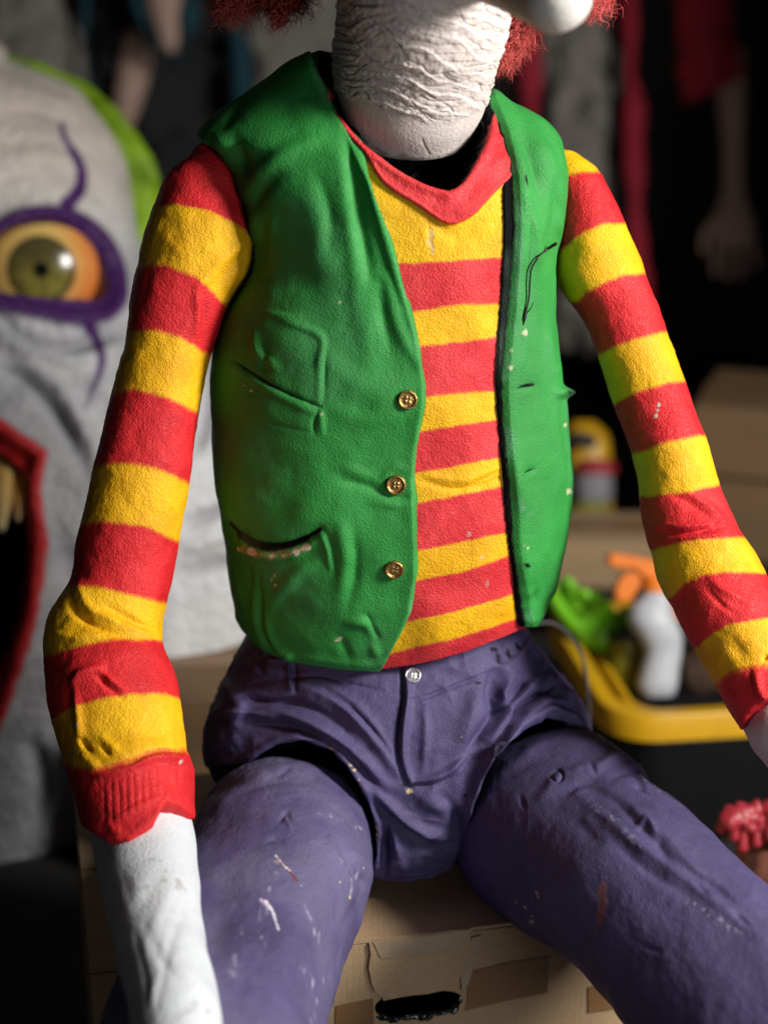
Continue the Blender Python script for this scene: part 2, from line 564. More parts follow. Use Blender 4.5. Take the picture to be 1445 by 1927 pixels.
# ---------------- shirt
S = T0 - TN * .009
SX = pix(S)
sd_col = psdf(SX, smooth_poly(np.vstack([COLLAR, COLLAR[:1]]), 80)[:-1])
sd_hole = psdf(SX, smooth_poly(np.vstack([HOLE, HOLE[:1]]), 90)[:-1])
hem_d = SX[..., 1] - np.interp(SX[..., 0], HEM[:, 0], HEM[:, 1])
rib = .0009 * np.sin(sd_col * .9)
wob = fbm(S * 60, 5, 3)
S = S + TN * (sst(3, -6, sd_col) * .0055 + .0022 * np.exp(-((sd_hole - 9) / 7) ** 2) + .0012 * np.exp(-((sd_col + 5) / 4) ** 2)
              + .0011 * wob * sst(0, -12, sd_col) + .0003 * fbm(S * 120, 9, 2))[..., None]
S = sculpt(S, [
 ([(795,905),(850,920),(905,915),(948,895)], 6, -.003), ([(800,893),(860,903),(945,880)], 6, .002), ([(860,925),(905,905),(950,878)], 5, -.002),
 ([(800,405),(860,445),(905,425)], 12, -.0022), ([(806,420),(812,470)], 6, -.0012),
 ([(850,1055),(880,1075),(940,1060)], 30, .002), ([(800,700),(880,690)], 40, .002)])
dive = sst(0, 16, hem_d) * .055 + sst(3, -22, sd_hole) * .075
NS = gnormals(S)
S = S - NS * dive[..., None]
BND = [([754,847,952],[495,490,484]), ([777,847,942],[587,575,571]), ([797,850,943],[650,645,632]), ([805,847,940],[747,742,736]),
       ([797,847,942],[810,802,789]), ([787,847,945],[890,880,860]), ([785,847,950],[946,935,915]), ([790,862,957],[1036,1022,1001]),
       ([787,862,962],[1092,1077,1044]), ([772,862,977],[1170,1150,1115]), ([742,772,862,982],[1228,1220,1200,1162]), ([727,797,872,982],[1300,1295,1280,1240])]
def stripes(X, bnds, start):
    s = None
    y = X[..., 1]
    prev = None
    s = np.full(y.shape, start, float)
    ys = [lin(X[..., 0], *b) for b in bnds]
    for k in range(1, len(ys)): ys[k] = np.maximum(ys[k], ys[k - 1] + 8)
    s = start + np.clip((y - ys[0] + 60) / 60, .35, 1)
    for k in range(len(ys) - 1):
        s = np.where(y >= ys[k], start + 1 + k + np.clip((y - ys[k]) / (ys[k + 1] - ys[k]), 0, 1), s)
    s = np.where(y >= ys[-1], start + len(ys) + np.clip((y - ys[-1]) / 60, 0, .5), s)
    return s
st = stripes(SX, BND, 0.0)
st = np.where((st < .6), np.minimum(st, np.clip(sd_col / 40, -.5, .5)), st)
chip = np.zeros(st.shape)
for (cx, cy, rr) in ((812,440,7),(814,468,5),(808,455,4),(883,1005,4),(918,1098,4),(905,1045,3)):
    chip = np.maximum(chip, sst(rr, rr * .4, np.hypot(SX[..., 0] - cx, (SX[..., 1] - cy) * .5) + 4 * vnoise(S * 300, 3)) * .4)
keepS = front & (SX[..., 0] > 560) & (SX[..., 0] < 1010) & (hem_d < 30)
grid_mesh('shirt', S, M['stripe_shirt'], fig, keep=keepS, attrs={'stripe': st, 'chip': chip, 'black': sst(4, -4, sd_hole)})  # black also stands in for shaded dark red lining left of the neck

# ---------------- vest
V = T0.copy()
X = TX
eL = side_x(EDGE_L, X[..., 1]) - X[..., 0]
eR = X[..., 0] - side_x(EDGE_R, X[..., 1])
slopeL = np.interp(X[..., 1], [90, 200, 260, 400, 600, 700], [.95, .8, .82, .93, .97, 1])
sd = np.where(front, np.maximum(eL * slopeL, eR * .98), 99.0)
hem_v = X[..., 1] - np.interp(X[..., 0], HEM[:, 0], HEM[:, 1])
hem_v = np.where(TF > -.45, hem_v, -50)
VF = [
 # upper welt pocket: raised panel and slit
 ([(496,610),(505,600),(560,612),(606,636),(603,690),(601,755)], 7, .0026), ([(612,640),(609,755)], 6, -.0016),
 ([(505,635),(560,660),(590,720)], 26, .0026), ([(500,655),(498,700)], 10, -.004), ([(478,620),(486,660),(520,690)], 9, .004),
 ([(438,678),(470,700),(520,730),(568,752),(602,765)], 4.5, -.0055), ([(436,690),(478,714),(530,744),(600,780)], 6, .0022),
 ([(500,588),(560,598)], 5, .002), ([(598,775),(590,800),(592,815)], 4, -.0025), ([(604,770),(606,815)], 5, .002),
 ([(430,735),(500,790),(590,815)], 4, -.001),
 # lower pocket
 ([(436,985),(455,1008),(490,1026),(540,1026),(575,1012),(602,996)], 9, -.0095), ([(450,1032),(500,1050),(560,1044),(602,1012)], 6, .0022),
 ([(603,1000),(615,1030),(622,1070)], 5, .003), ([(612,1000),(626,1035),(632,1080)], 5, -.0015), ([(430,960),(450,1000),(456,1040)], 8, .003),
 # shoulder folds
 ([(408,262),(440,330),(460,400)], 12, .005), ([(440,262),(455,300),(470,330)], 16, -.0075), ([(462,362),(490,325),(545,285),(600,262)], 16, .0055), ([(470,405),(500,350),(520,330)], 14, -.005),
 ([(470,360),(478,410),(482,450)], 9, .0035), ([(395,225),(420,215),(450,190)], 9, .003), ([(425,238),(450,205),(470,180)], 6, -.0025),
 ([(470,200),(540,180),(600,230)], 30, .004), ([(500,420),(495,470),(500,520)], 12, -.004), ([(515,400),(510,450)], 10, .002),
 # lapel fold
 ([(652,240),(664,330),(680,430),(694,520)], 13, -.007), ([(672,255),(692,320),(712,400),(735,480),(760,560)], 9, .005), ([(640,300),(655,400),(668,500),(672,600)], 16, .0035),
 ([(700,330),(716,380),(740,450)], 4, -.002), ([(565,330),(600,420),(610,520)], 30, .004), ([(598,330),(620,400),(622,470)], 12, -.003), ([(712,540),(722,600),(735,660)], 12, -.003),
 ([(728,520),(745,600),(770,660),(790,690)], 10, .003), ([(690,560),(690,640),(700,700)], 20, .003),
 # belly and button pull lines
 ([(645,905),(690,915),(740,935),(775,938)], 9, -.0035), ([(640,880),(700,895)], 11, .0028), ([(700,945),(760,950)], 9, .0025), ([(720,900),(745,880),(770,885)], 9, .002),
 ([(600,640),(640,700),(700,735),(760,745)], 24, .0025), ([(620,770),(690,790),(760,775)], 16, .002), ([(570,850),(560,900),(520,960),(500,1000)], 34, -.0035), ([(640,990),(650,1050),(640,1120)], 14, .0045), ([(665,1000),(668,1070),(652,1150)], 11, -.003),
 # bottom wrinkles
 ([(488,1080),(490,1130),(494,1180),(520,1225)], 7, -.004), ([(505,1150),(530,1110),(560,1080),(590,1062)], 13, .0045), ([(480,1120),(484,1170),(500,1215)], 9, .004), ([(500,1165),(515,1205),(545,1235)], 7, .0045),
 ([(520,1130),(570,1150),(620,1190)], 26, -.003), ([(655,1170),(690,1172),(702,1190)], 8, .005), ([(690,1158),(700,1180),(712,1200)], 6, -.0045), ([(640,1200),(660,1240)], 10, -.003), ([(700,1210),(710,1235)], 9, .003), ([(540,1228),(550,1238)], 9, .004),
 ([(440,1060),(455,1120),(470,1160)], 8, .003), ([(465,1060),(475,1110)], 8, -.003),
 # right panel
 ([(975,255),(1000,310),(1012,360)], 12, -.005), ([(1000,240),(1030,300),(1050,360)], 13, .0045), ([(1022,290),(1040,340),(1052,400)], 5, -.0016), ([(1045,340),(1042,400),(1036,440)], 8, -.004), ([(1052,400),(1050,440)], 6, .003),
 ([(985,370),(1005,420),(1012,480),(1010,600)], 7, .0025), ([(970,250),(985,330),(990,400)], 10, .002), ([(996,400),(990,500),(985,570)], 5, -.0016), ([(1030,420),(1028,500)], 8, -.002),
 ([(968,732),(1000,727)], 6, -.0028), ([(985,890),(1005,882)], 6, -.0028), ([(975,600),(985,640),(975,700)], 9, .002), ([(1020,560),(1030,640),(1042,700)], 7, .0025), ([(1000,940),(1020,1000),(1010,1080)], 20, .003), ([(970,870),(985,960)], 10, .002),
 ([(1000,1100),(1005,1140)], 9, -.003), ([(1040,800),(1052,860),(1050,940)], 10, .003), ([(985,1120),(1015,1100)], 8, .002)]
# the vest shell stands proud of the shirt and rolls under at its front edge
h = np.interp(sd, [-14, -4, 2, 8, 16, 30], [-.024, -.020, -.007, .0015, .0022, .0015]) + .0008 * np.exp(-((sd - 10) / 5) ** 2)
h = np.where(sd > 60, 0.0015, h)
blk = np.zeros(sd.shape)
rb = np.where(front, eR * .98, 99)
band = np.interp(X[..., 1], [120, 190, 260, 420, 560, 640, 700, 780, 860, 960, 1060, 1180], [8, 11, 13, 18, 14, 11, 8, 7, 7, 9, 5, 6])
isR = (X[..., 0] > 845)
# right side: the black lining shows as a lower ledge
hR = np.interp(rb - band, [-40, -band.mean(), -4, 2, 8, 16, 40], [-.008, -.0055, -.0045, -.001, .003, .0035, .0015])
hR = np.where(rb < 0, -.012, hR)
h = np.where(isR & (rb < 60) & front, hR, h)
# torn spike at the right side seam
V = sculpt(V, [(p_, w_, a_ * .92) for p_, w_, a_ in VF])
VN = gnormals(V)
dv = sst(0, 14, hem_v) * .06
lip = .0018 * np.exp(-((hem_v + 12) / 8) ** 2)
seam = .0011 * fbm(V * 24, 11, 2) + .00022 * fbm(V * 90, 14, 2)
V = V + VN * (h + lip + seam - dv)[..., None]
sp = np.exp(-(((X[..., 1] - 738) / 9) ** 2)) * sst(1030, 1062, X[..., 0]) * (X[..., 0] > 900)
V = V + RIGHT * (sp * .013)[..., None]
# colours
green = np.array([.024, .245, .040]); dark = np.array([.006, .006, .007])
C = np.broadcast_to(green, V.shape).copy()
C *= (1 + .08 * fbm(T0 * 14, 21, 3))[..., None]
ol = np.exp(-(((X[..., 0] - 500) / 60) ** 2 + ((X[..., 1] - 640) / 190) ** 2)) * .5 * (TF > 0)  # olive patch: warm shadow painted into the vest colour
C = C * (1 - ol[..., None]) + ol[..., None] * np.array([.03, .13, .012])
def paint(C, m, col):
    return C * (1 - m[..., None]) + m[..., None] * np.asarray(col)
wn = 3.0 * vnoise(T0 * 180, 31)
blk = np.where(isR & front, sst(band + 1.5, band - 1.5, rb + wn * .35), sst(2, -.5, sd + wn * .3) * (sd < 20))
for poly, w in (([(438,678),(470,700),(520,730),(568,752),(602,765)], 4.0), ([(436,985),(455,1010),(490,1028),(540,1028),(575,1013),(602,997)], 9.5),
                ([(973,729),(985,725),(1001,723)], 3.4), ([(983,889),(992,886),(1001,883)], 3.2), ([(985,1060),(991,1063)], 5), ([(1050,738),(1063,740)], 4), ([(985,332),(988,352)], 1.6)):
    d, t = pdist(X, smooth_poly(poly, 20) if len(poly) > 2 else np.array(poly, float))
    wt = w * np.clip(np.sin(np.clip(t, .04, .96) * math.pi), .25, 1) ** .5
    blk = np.maximum(blk, sst(wt + 1.5, wt - 1.0, d + wn * .5) * (TF > 0))
C = paint(C, blk, dark)
d, t = pdist(X, smooth_poly([(458,1032),(490,1044),(540,1044),(582,1027)], 20))
ch = sst(5.5, 3.5, d + 5.0 * vnoise(T0 * 150, 41) + 3.5 * vnoise(T0 * 60, 44) + 2.6)
C = paint(C, ch * (TF > 0), (.74, .68, .56))
C = paint(C, sst(5, 2, d + 5 * vnoise(T0 * 140, 43)) * (TF > 0) * .3, (.55, .30, .14))
spots = [(728,1252,5),(606,778,3),(640,570,2.5),(672,388,2.5),(958,660,4),(957,690,5),(982,625,6),(990,1030,5),(984,1025,4),(1068,925,6),(1062,800,4),(512,1092,4),(520,1100,3.5),(518,1082,3),(640,1200,4),(633,1202,3),(475,735,3),(460,725,2.5)]
for cx, cy, rr in spots:
    m_ = sst(rr, rr * .5, np.hypot(X[..., 0] - cx, X[..., 1] - cy) + 3.2 * vnoise(T0 * 260, int(cx)))
    C = paint(C, m_ * (TF > 0) * .85, (.55, .50, .34))
for cx, cy, rr in ((790,650,22),(775,690,14),(1050,700,16),(1065,840,16),(985,950,26)):
    m_ = sst(rr, 0, np.hypot(X[..., 0] - cx, X[..., 1] - cy)) * sst(-.1, .9, vnoise(T0 * 120, int(cx)))
    C = paint(C, m_ * (TF > 0) * .5, (.25, .45, .33))
ew = sst(11, 2, sd) * (sd < 30) * ~isR * sst(-.05, .75, fbm(T0 * np.array([60, 60, 22]), 45, 3))
C = paint(C, ew * .55 * (TF > 0) * (1 - blk), (.15, .36, .22))
ew2 = sst(16, 3, rb - band) * sst(0, 3, rb - band) * isR * sst(0, .8, fbm(T0 * np.array([60, 60, 22]), 46, 3))
C = paint(C, ew2 * .5 * (TF > 0) * (1 - blk), (.15, .36, .22))
dust = sst(.25, .95, fbm(T0 * np.array([13, 13, 8]), 47, 4)) * (TF > 0)
C = paint(C, dust * .16, (.12, .30, .17))
keepV = ((sd > -12) | ~front) & (hem_v < 26)
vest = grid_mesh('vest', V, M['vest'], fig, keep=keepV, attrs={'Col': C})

def surf_at(G, N, XX, F, px, py):
    d = np.hypot(XX[..., 0] - px, XX[..., 1] - py) + np.where(F > .05, 0, 1e6)
    k = np.unravel_index(np.argmin(d), d.shape)
    return G[k], N[k]
VX = pix(V); VN = gnormals(V); VFc = facing(V, VN)

def button(name, px, py, r, mat, par, G, N, XX, F, holes=True):
    p, n = surf_at(G, N, XX, F, px, py)
    ii = np.argsort((np.hypot(XX[..., 0] - px, XX[..., 1] - py) + np.where(F > .05, 0, 1e6)).ravel())[:400]
    n = nrm(N.reshape(-1, 3)[ii].mean(0))
    p = P(px, py, (p - CAMP) @ FWD)
    pr = [(.001 * r, .10 * r), (.25 * r, .12 * r), (.55 * r, .10 * r), (.70 * r, .12 * r), (.76 * r, .26 * r), (.86 * r, .32 * r), (.96 * r, .26 * r), (r, .10 * r), (r * .98, -.25 * r)]
    L = lathe(pr, 40)
    if holes:
        for a in range(4):
            hx, hy = .24 * r * math.cos(a * math.pi / 2 + .6), .24 * r * math.sin(a * math.pi / 2 + .6)
        # embossed cross-shaped relief
        pr2 = [(rr, 0) for rr in np.linspace(.001, .7, 14) * r] + [(.76 * r, .16 * r), (.86 * r, .24 * r), (.96 * r, .17 * r), (r, .02 * r), (.98 * r, -.3 * r)]
        L = lathe(pr2, 40)
        g = [np.exp(-((L[..., 0] - .26 * r * math.cos(a)) ** 2 + (L[..., 1] - .26 * r * math.sin(a)) ** 2) / (.15 * r) ** 2) for a in np.arange(4) * math.pi / 2 + .7]
        L[..., 2] += .10 * r * sum(g) * (np.hypot(L[..., 0], L[..., 1]) < .7 * r) + .08 * r
    L = orient(L, p + n * .0012, n)
    return grid_mesh(name, L, mat, par)
for px, py, r in ((767,752,.0104),(745,912,.0108),(742,1071,.0104)):
    button('button', px, py, r, M['brass'], vest, V, VN, VX, VFc)

# bent wire stuck in the right panel
wd_ = [(984,612,.000),(988,592,.003),(995,560,.004),(997,530,.005),(1000,505,.005),(1012,485,.006),(1030,468,.008),(1046,458,.010)]
def lift(px, py, o_):
    p_, n_ = surf_at(V, VN, VX, VFc, min(px, 1030), py)
    return P(px, py, (p_ - CAMP) @ FWD - o_)
wp = [lift(*q_) for q_ in wd_]
wp = smooth_poly(wp, 40)
rad = np.interp(np.linspace(0, 1, 40), [0, .08, .2, .8, .85, 1], [.0006, .0022, .0011, .0011, .0016, .0018])
grid_mesh('wire', tube(wp, rad, 10), M['wire'], vest)
b_, e_, s_ = lift(997, 582, .007), lift(1004, 568, .010), lift(988, 592, .003)
grid_mesh('wire_barb', tube(np.array([s_, b_, e_]), [.0008, .0007, .0003], 8), M['wire'], vest)

# ---------------- trousers (hips)
H_R = [
 (500,1150, 970,1140, 2.095,.105,.12,2.4),
 (462,1202, 990,1190, 2.09,.116,.12,2.4),
 (440,1238, 1008,1228, 2.09,.122,.12,2.4),
 (415,1287, 1048,1268, 2.09,.128,.13,2.4),
 (396,1335, 1086,1315, 2.09,.13,.13,2.4),
 (386,1385, 1106,1358, 2.09,.13,.13,2.4),
 (390,1432, 1116,1396, 2.09,.126,.13,2.4),
 (425,1482, 1090,1445, 2.09,.116,.13,2.3),
 (510,1532, 1020,1497, 2.09,.102,.12,2.2),
 (600,1575, 930,1545, 2.085,.09,.11,2.2),
 (670,1606, 880,1580, 2.08,.07,.09,2.1)]
Hh = loft(H_R, 400, 50, 330, fvec=(0, -1, 0), cap1=(.25, 10))
HN = gnormals(Hh)
Hh = lumps(Hh, HN, 12, .0035, 50)
HF = [
 # waistband seam, fly
 ([(470,1285),(560,1275),(600,1272),(660,1288),(720,1300)], 4, -.0022), ([(552,1250),(556,1275),(556,1300)], 5, -.004), ([(544,1252),(546,1290)], 6, .003), ([(760,1322),(800,1312),(860,1290),(915,1268)], 4, -.0018),
 ([(752,1245),(757,1290),(756,1330),(750,1370),(748,1420),(758,1460),(770,1485)], 4, -.0045), ([(764,1260),(768,1310),(760,1370),(760,1430),(772,1470)], 7, .004), ([(800,1330),(800,1400),(796,1450)], 8, .0018),
 ([(775,1470),(820,1462),(860,1440),(900,1400)], 7, .0035), ([(770,1482),(820,1478),(870,1455)], 5, -.0025),
 # left folds
 ([(470,1330),(540,1345),(610,1375),(680,1430),(730,1480)], 13, .0055), ([(480,1362),(560,1370),(640,1410),(700,1470)], 9, -.005), ([(440,1310),(500,1318),(580,1330),(650,1370)], 9, -.0035), ([(560,1290),(640,1320),(700,1380),(745,1450)], 14, .004),
 ([(590,1285),(660,1330),(720,1400)], 7, -.003), ([(430,1290),(455,1330),(440,1380)], 14, .005), ([(460,1250),(500,1262),(540,1262)], 14, .003), ([(420,1350),(470,1345),(520,1352)], 8, .004), ([(500,1270),(490,1240)], 7, -.003),
 ([(610,1300),(690,1360),(748,1440)], 4, -.002),
 # right folds
 ([(935,1262),(925,1300),(930,1340),(900,1390),(870,1440)], 11, -.006), ([(960,1275),(945,1320),(955,1340),(920,1390)], 10, .0055), ([(985,1285),(970,1310),(930,1340)], 6, -.004), ([(1010,1275),(990,1300),(950,1330)], 8, .0045), ([(1040,1290),(1000,1315),(960,1350),(925,1405)], 6, -.004),
 ([(1070,1320),(1020,1325),(970,1360),(930,1410),(905,1450)], 9, .005), ([(900,1290),(890,1340),(870,1400)], 18, .003), ([(1060,1298),(1085,1320)], 7, .004), ([(930,1225),(945,1245)], 5, -.003), ([(950,1215),(965,1235)], 5, -.003), ([(975,1205),(985,1220)], 5, -.003),
 # crotch
 ([(690,1475),(740,1520),(800,1565),(850,1575)], 10, .005), ([(700,1510),(760,1560),(810,1590)], 8, -.004), ([(726,1560),(724,1600),(722,1645)], 8, -.006), ([(740,1560),(752,1620)], 12, .004), ([(830,1500),(860,1540),(870,1575)], 12, -.003), ([(790,1500),(850,1520),(890,1500)], 16, .003),
 # hems
 ([(470,1424),(520,1396),(570,1387),(626,1405),(668,1452),(697,1508),(714,1562),(716,1620)], 9, .004), ([(870,1570),(886,1515),(908,1450),(938,1403),(980,1368),(1030,1343),(1070,1353),(1105,1385)], 12, .009)]
Hh = sculpt(Hh, [(p_, w_, a_ * (2.2 if w_ > 5 else 1.4)) for p_, w_, a_ in HF])
HN = gnormals(Hh); HX = pix(Hh); HFc = facing(Hh, HN)
LH = [(370,1445),(440,1441),(478,1428),(520,1404),(570,1395),(622,1413),(660,1456),(689,1510),(706,1560),(708,1610),(696,1660),(560,1720),(330,1600)]
RH = [(876,1590),(880,1565),(893,1520),(915,1457),(945,1411),(985,1377),(1030,1352),(1066,1361),(1095,1384),(1125,1402),(1180,1480),(1000,1700),(868,1660)]
hl = psdf(HX, np.array(LH, float)); hr = psdf(HX, np.array(RH, float))
hd = np.where(HFc > -.2, np.minimum(hl, hr), 50) + 2.0 * vnoise(Hh * 60, 8)
rid = (1 - np.abs(fbm(Hh * np.array([16, 16, 34]) + .6 * fbm(Hh * 9, 63, 2)[..., None], 62, 2))) ** 3
Hh = Hh + HN * (.0042 * (rid - .35) * sst(-.5, .3, fbm(Hh * 8, 64, 2)) + .0008 * fbm(Hh * 70, 60, 2) - sst(2, -20, hd) * .075)[..., None]
purple = np.array([.074, .060, .150])
def purple_cols(Xp, G, seed):
    C = np.broadcast_to(purple, G.shape).copy()
    C *= (1 + .16 * fbm(G * 12, seed, 3))[..., None]
    return C
C = purple_cols(HX, Hh, 61)
C = paint(C, sst(0, -5, hd), (.005, .005, .006))
for cx, cy, rr in ((772,1487,6.5),(768,1492,4),(622,1412,5.5),(666,1450,3.5),(674,1468,3),(707,1560,4),(706,1580,5),(709,1570,3),(660,1440,3),(676,1478,3),(868,1388,3),(700,1600,3)):
    m_ = sst(rr, rr * .6, np.hypot(HX[..., 0] - cx, HX[..., 1] - cy) + 3 * vnoise(Hh * 220, int(cx)))
    C = paint(C, m_ * (HFc > 0), (.55, .45, .22))
for cx, cy, rx, ry in ((938,1240,6,18),(958,1232,5,15),(930,1222,10,6),(900,1285,12,4),(525,1240,12,5),(975,1216,4,10)):
    m_ = sst(1, .4, np.hypot((HX[..., 0] - cx - .35 * (HX[..., 1] - cy)) / rx, (HX[..., 1] - cy) / ry) + .35 * vnoise(Hh * 150, int(cx)))
    C = paint(C, m_ * (HFc > 0), (.018, .016, .03))
tr = grid_mesh('trousers', Hh, M['trousers'], fig, attrs={'Col': C}, keep=(hd > -40))
button('button', 777, 1272, .0092, M['silver'], tr, Hh, HN, HX, HFc)

# ---------------- trouser legs
LL = loft([
 (368,1562, 702,1578, 2.03,.094,.10,2.1), (352,1618, 706,1628, 1.97,.104,.10,2.2), (330,1675, 692,1678, 1.92,.106,.10,2.25), (305,1735, 667,1740, 1.86,.107,.10,2.25),
 (275,1800, 645,1808, 1.815,.107,.10,2.2), (240,1865, 626,1872, 1.77,.106,.10,2.2), (205,1935, 608,1940, 1.725,.106,.10,2.2), (172,2010, 592,2012, 1.68,.106,.10,2.2), (150,2090,575,2090,1.64,.10,.10,2.2)], 300, 50, 300, cap0=(.22, 16), cap1=(.5, 10))
LN = gnormals(LL)
LL = lumps(LL, LN, 8, .004, 70)
LL = sculpt(LL, [
 ([(440,1475),(520,1450),(600,1450),(660,1490),(695,1550)], 12, .004), ([(430,1500),(520,1470),(590,1472)], 9, -.003), ([(385,1500),(430,1478),(480,1470)], 8, -.0045), ([(400,1520),(450,1490)], 10, .003),
 ([(640,1590),(665,1640),(690,1670)], 8, -.0045), ([(660,1600),(690,1640),(694,1690)], 11, .006), ([(620,1580),(650,1640),(672,1700)], 8, .0035), ([(676,1660),(672,1700),(650,1740)], 9, -.004), ([(600,1500),(650,1540),(690,1600)], 6, -.0018),
 ([(500,1455),(520,1460),(545,1452)], 4, -.0025), ([(525,1548),(540,1530),(545,1545)], 5, -.0028), ([(535,1540),(548,1560)], 4, .0025), ([(500,1585),(520,1580),(535,1590)], 5, -.0025), ([(440,1600),(420,1700),(400,1800)], 26, -.003), ([(560,1700),(540,1800),(520,1900)], 30, .003),
 ([(625,1650),(640,1690),(630,1740)], 9, -.002), ([(600,1740),(620,1800)], 20, -.002), ([(640,1820),(622,1880)], 10, .002)])
LX = pix(LL); LN = gnormals(LL); LFc = facing(LL, LN)
LL = LL + LN * (.0006 * fbm(LL * 90, 71, 3))[..., None]
C = purple_cols(LX, LL, 72)
C *= 1.08
du_ = sst(.1, .9, fbm(LL * np.array([9, 9, 6]), 78, 4)) * (LFc > 0)
C = paint(C, du_ * .22, (.24, .23, .32))
for poly, w, col in (([(520,1618),(536,1630),(560,1660)], 4.5, (.14,.028,.018)), ([(519,1610),(536,1632),(546,1640)], 2.5, (.62,.60,.68)), ([(500,1698),(512,1712),(524,1750)], 4, (.68,.66,.74)), ([(490,1694),(503,1706)], 4, (.45,.34,.46)),
                     ([(566,1665),(568,1672)], 2, (.6,.6,.62))):
    d, t = pdist(LX, np.array(poly, float))
    m_ = sst(w, w * .5, d * (1 + .8 * t) + 2.0 * vnoise(LL * 230, 75))
    C = paint(C, m_ * (LFc > 0), col)
for poly, w in (([(520,1625),(505,1660),(500,1700),(490,1790)], 14), ([(570,1700),(585,1720),(590,1760)], 10), ([(570,1830),(600,1870),(580,1920)], 18), ([(595,1880),(615,1840)], 9), ([(640,1620),(665,1660)], 8), ([(455,1760),(440,1830)], 14), ([(680,1625),(655,1690)], 6), ([(600,1530),(680,1560)],6), ([(600,1740),(598,1790)], 6)):
    d, t = pdist(LX, np.array(poly, float))
    m_ = sst(w, 0, d) * sst(.0, .8, vnoise(LL * np.array([260, 120, 120]), 76) + .2 * vnoise(LL * 500, 77))
    C = paint(C, m_ * (LFc > 0) * .6, (.42, .41, .50))
for cx, cy, rr in ((705,1592,4),(703,1606,3),(684,1634,4),(659,1690,3),(640,1660,2.5)):
    m_ = sst(rr, rr * .6, np.hypot(LX[..., 0] - cx, LX[..., 1] - cy) + 2 * vnoise(LL * 220, int(cx)))
    C = paint(C, m_ * (LFc > 0), (.55, .47, .28))
grid_mesh('trouser_leg', LL, M['trousers'], fig, attrs={'Col': C})

RL = loft([
 (898,1655, 1126,1442, 2.115,.082,.10,2.25), (884,1665, 1192,1448, 2.03,.106,.10,2.25), (925,1700, 1238,1500, 1.975,.106,.10,2.2), (995,1745, 1302,1548, 1.915,.104,.10,2.2),
 (1060,1793, 1362,1602, 1.86,.102,.10,2.2), (1110,1850, 1425,1655, 1.825,.10,.10,2.2), (1165,1915, 1490,1712, 1.79,.10,.10,2.2), (1240,2005,1580,1800,1.74,.10,.10,2.2), (1320,2100,1660,1890,1.69,.095,.1,2.2)], 300, 50, 330, cap0=(.07, 16), cap1=(.5, 10))
RN = gnormals(RL)
RL = lumps(RL, RN, 9, .0045, 80)
RL = sculpt(RL, [(p_, w_ * .95, a_ * .75) for p_, w_, a_ in [
 ([(960,1440),(1020,1400),(1080,1398),(1130,1410)], 10, .004), ([(950,1465),(1020,1425),(1090,1425)], 9, -.003), ([(1020,1500),(1060,1460),(1120,1445),(1165,1430)], 12, .006), ([(1050,1500),(1100,1472),(1150,1470)], 8, -.004), ([(1130,1440),(1160,1425),(1200,1450)], 9, .006), ([(1150,1462),(1190,1455),(1215,1490)], 6, -.004),
 ([(1175,1440),(1200,1450),(1215,1475)], 8, .005), ([(1035,1460),(1050,1450),(1060,1465),(1048,1475),(1035,1460)], 3, -.004), ([(980,1500),(986,1520)], 5, -.004), ([(1110,1440),(1120,1455)], 5, -.005), ([(1195,1478),(1210,1488)], 4, -.004),
 ([(1090,1500),(1140,1540),(1200,1590),(1280,1650),(1360,1710),(1440,1770)], 12, .0055), ([(1100,1480),(1160,1510),(1200,1550),(1250,1600)], 10, -.005), ([(1140,1490),(1200,1530),(1250,1570),(1300,1600)], 14, .005), ([(1195,1560),(1215,1545),(1235,1570)], 6, .004), ([(1240,1575),(1245,1600),(1262,1625)], 9, -.0035), ([(1260,1590),(1300,1630),(1340,1660)], 9, .005),
 ([(1285,1640),(1330,1660),(1380,1700)], 9, -.0035), ([(1340,1655),(1380,1690),(1430,1720)], 10, .004), ([(1310,1665),(1330,1685)], 6, -.004), ([(1380,1720),(1410,1745)], 6, -.005), ([(1160,1590),(1220,1640),(1300,1690)], 10, -.003), ([(1080,1540),(1120,1580)], 14, -.003), ([(1040,1640),(1070,1655)], 6, -.002), ([(1210,1780),(1240,1790)], 5, -.003), ([(1005,1690),(1012,1710)], 6, -.003)]])
RX = pix(RL); RN = gnormals(RL); RFc = facing(RL, RN)
RL = RL + RN * (.0005 * fbm(RL * 80, 81, 3))[..., None]
C = purple_cols(RX, RL, 82) * .94
for cx, cy, rx, ry in ((1135,1690,13,24),(1128,1730,12,22)):
    m_ = sst(1, .7, np.hypot((RX[..., 0] - cx) / rx, (RX[..., 1] - cy) / ry) + .8 * vnoise(RL * 130, int(cx)))
    C = paint(C, m_ * (RFc > 0) * .8, (.24, .09, .09))
for cx, cy, rr in ((1010,1682,4),(1000,1735,4),(1012,1690,3),(1000,1725,3),(988,1708,3),(970,1700,2.5)):
    m_ = sst(rr, rr * .6, np.hypot(RX[..., 0] - cx, RX[..., 1] - cy) + 2 * vnoise(RL * 220, int(cx)))
    C = paint(C, m_ * (RFc > 0), (.45, .36, .28))
for poly, w in (([(1095,1500),(1150,1540),(1200,1590)], 12), ([(1300,1700),(1400,1760)], 14), ([(1205,1455),(1215,1480)], 6), ([(1230,1480),(1240,1490)], 5)):
    d, t = pdist(RX, np.array(poly, float))
    C = paint(C, sst(w, 0, d) * sst(.1, .8, vnoise(RL * 260, 86)) * .5, (.38, .37, .45))
grid_mesh('trouser_leg', RL, M['trousers'], fig, attrs={'Col': C})

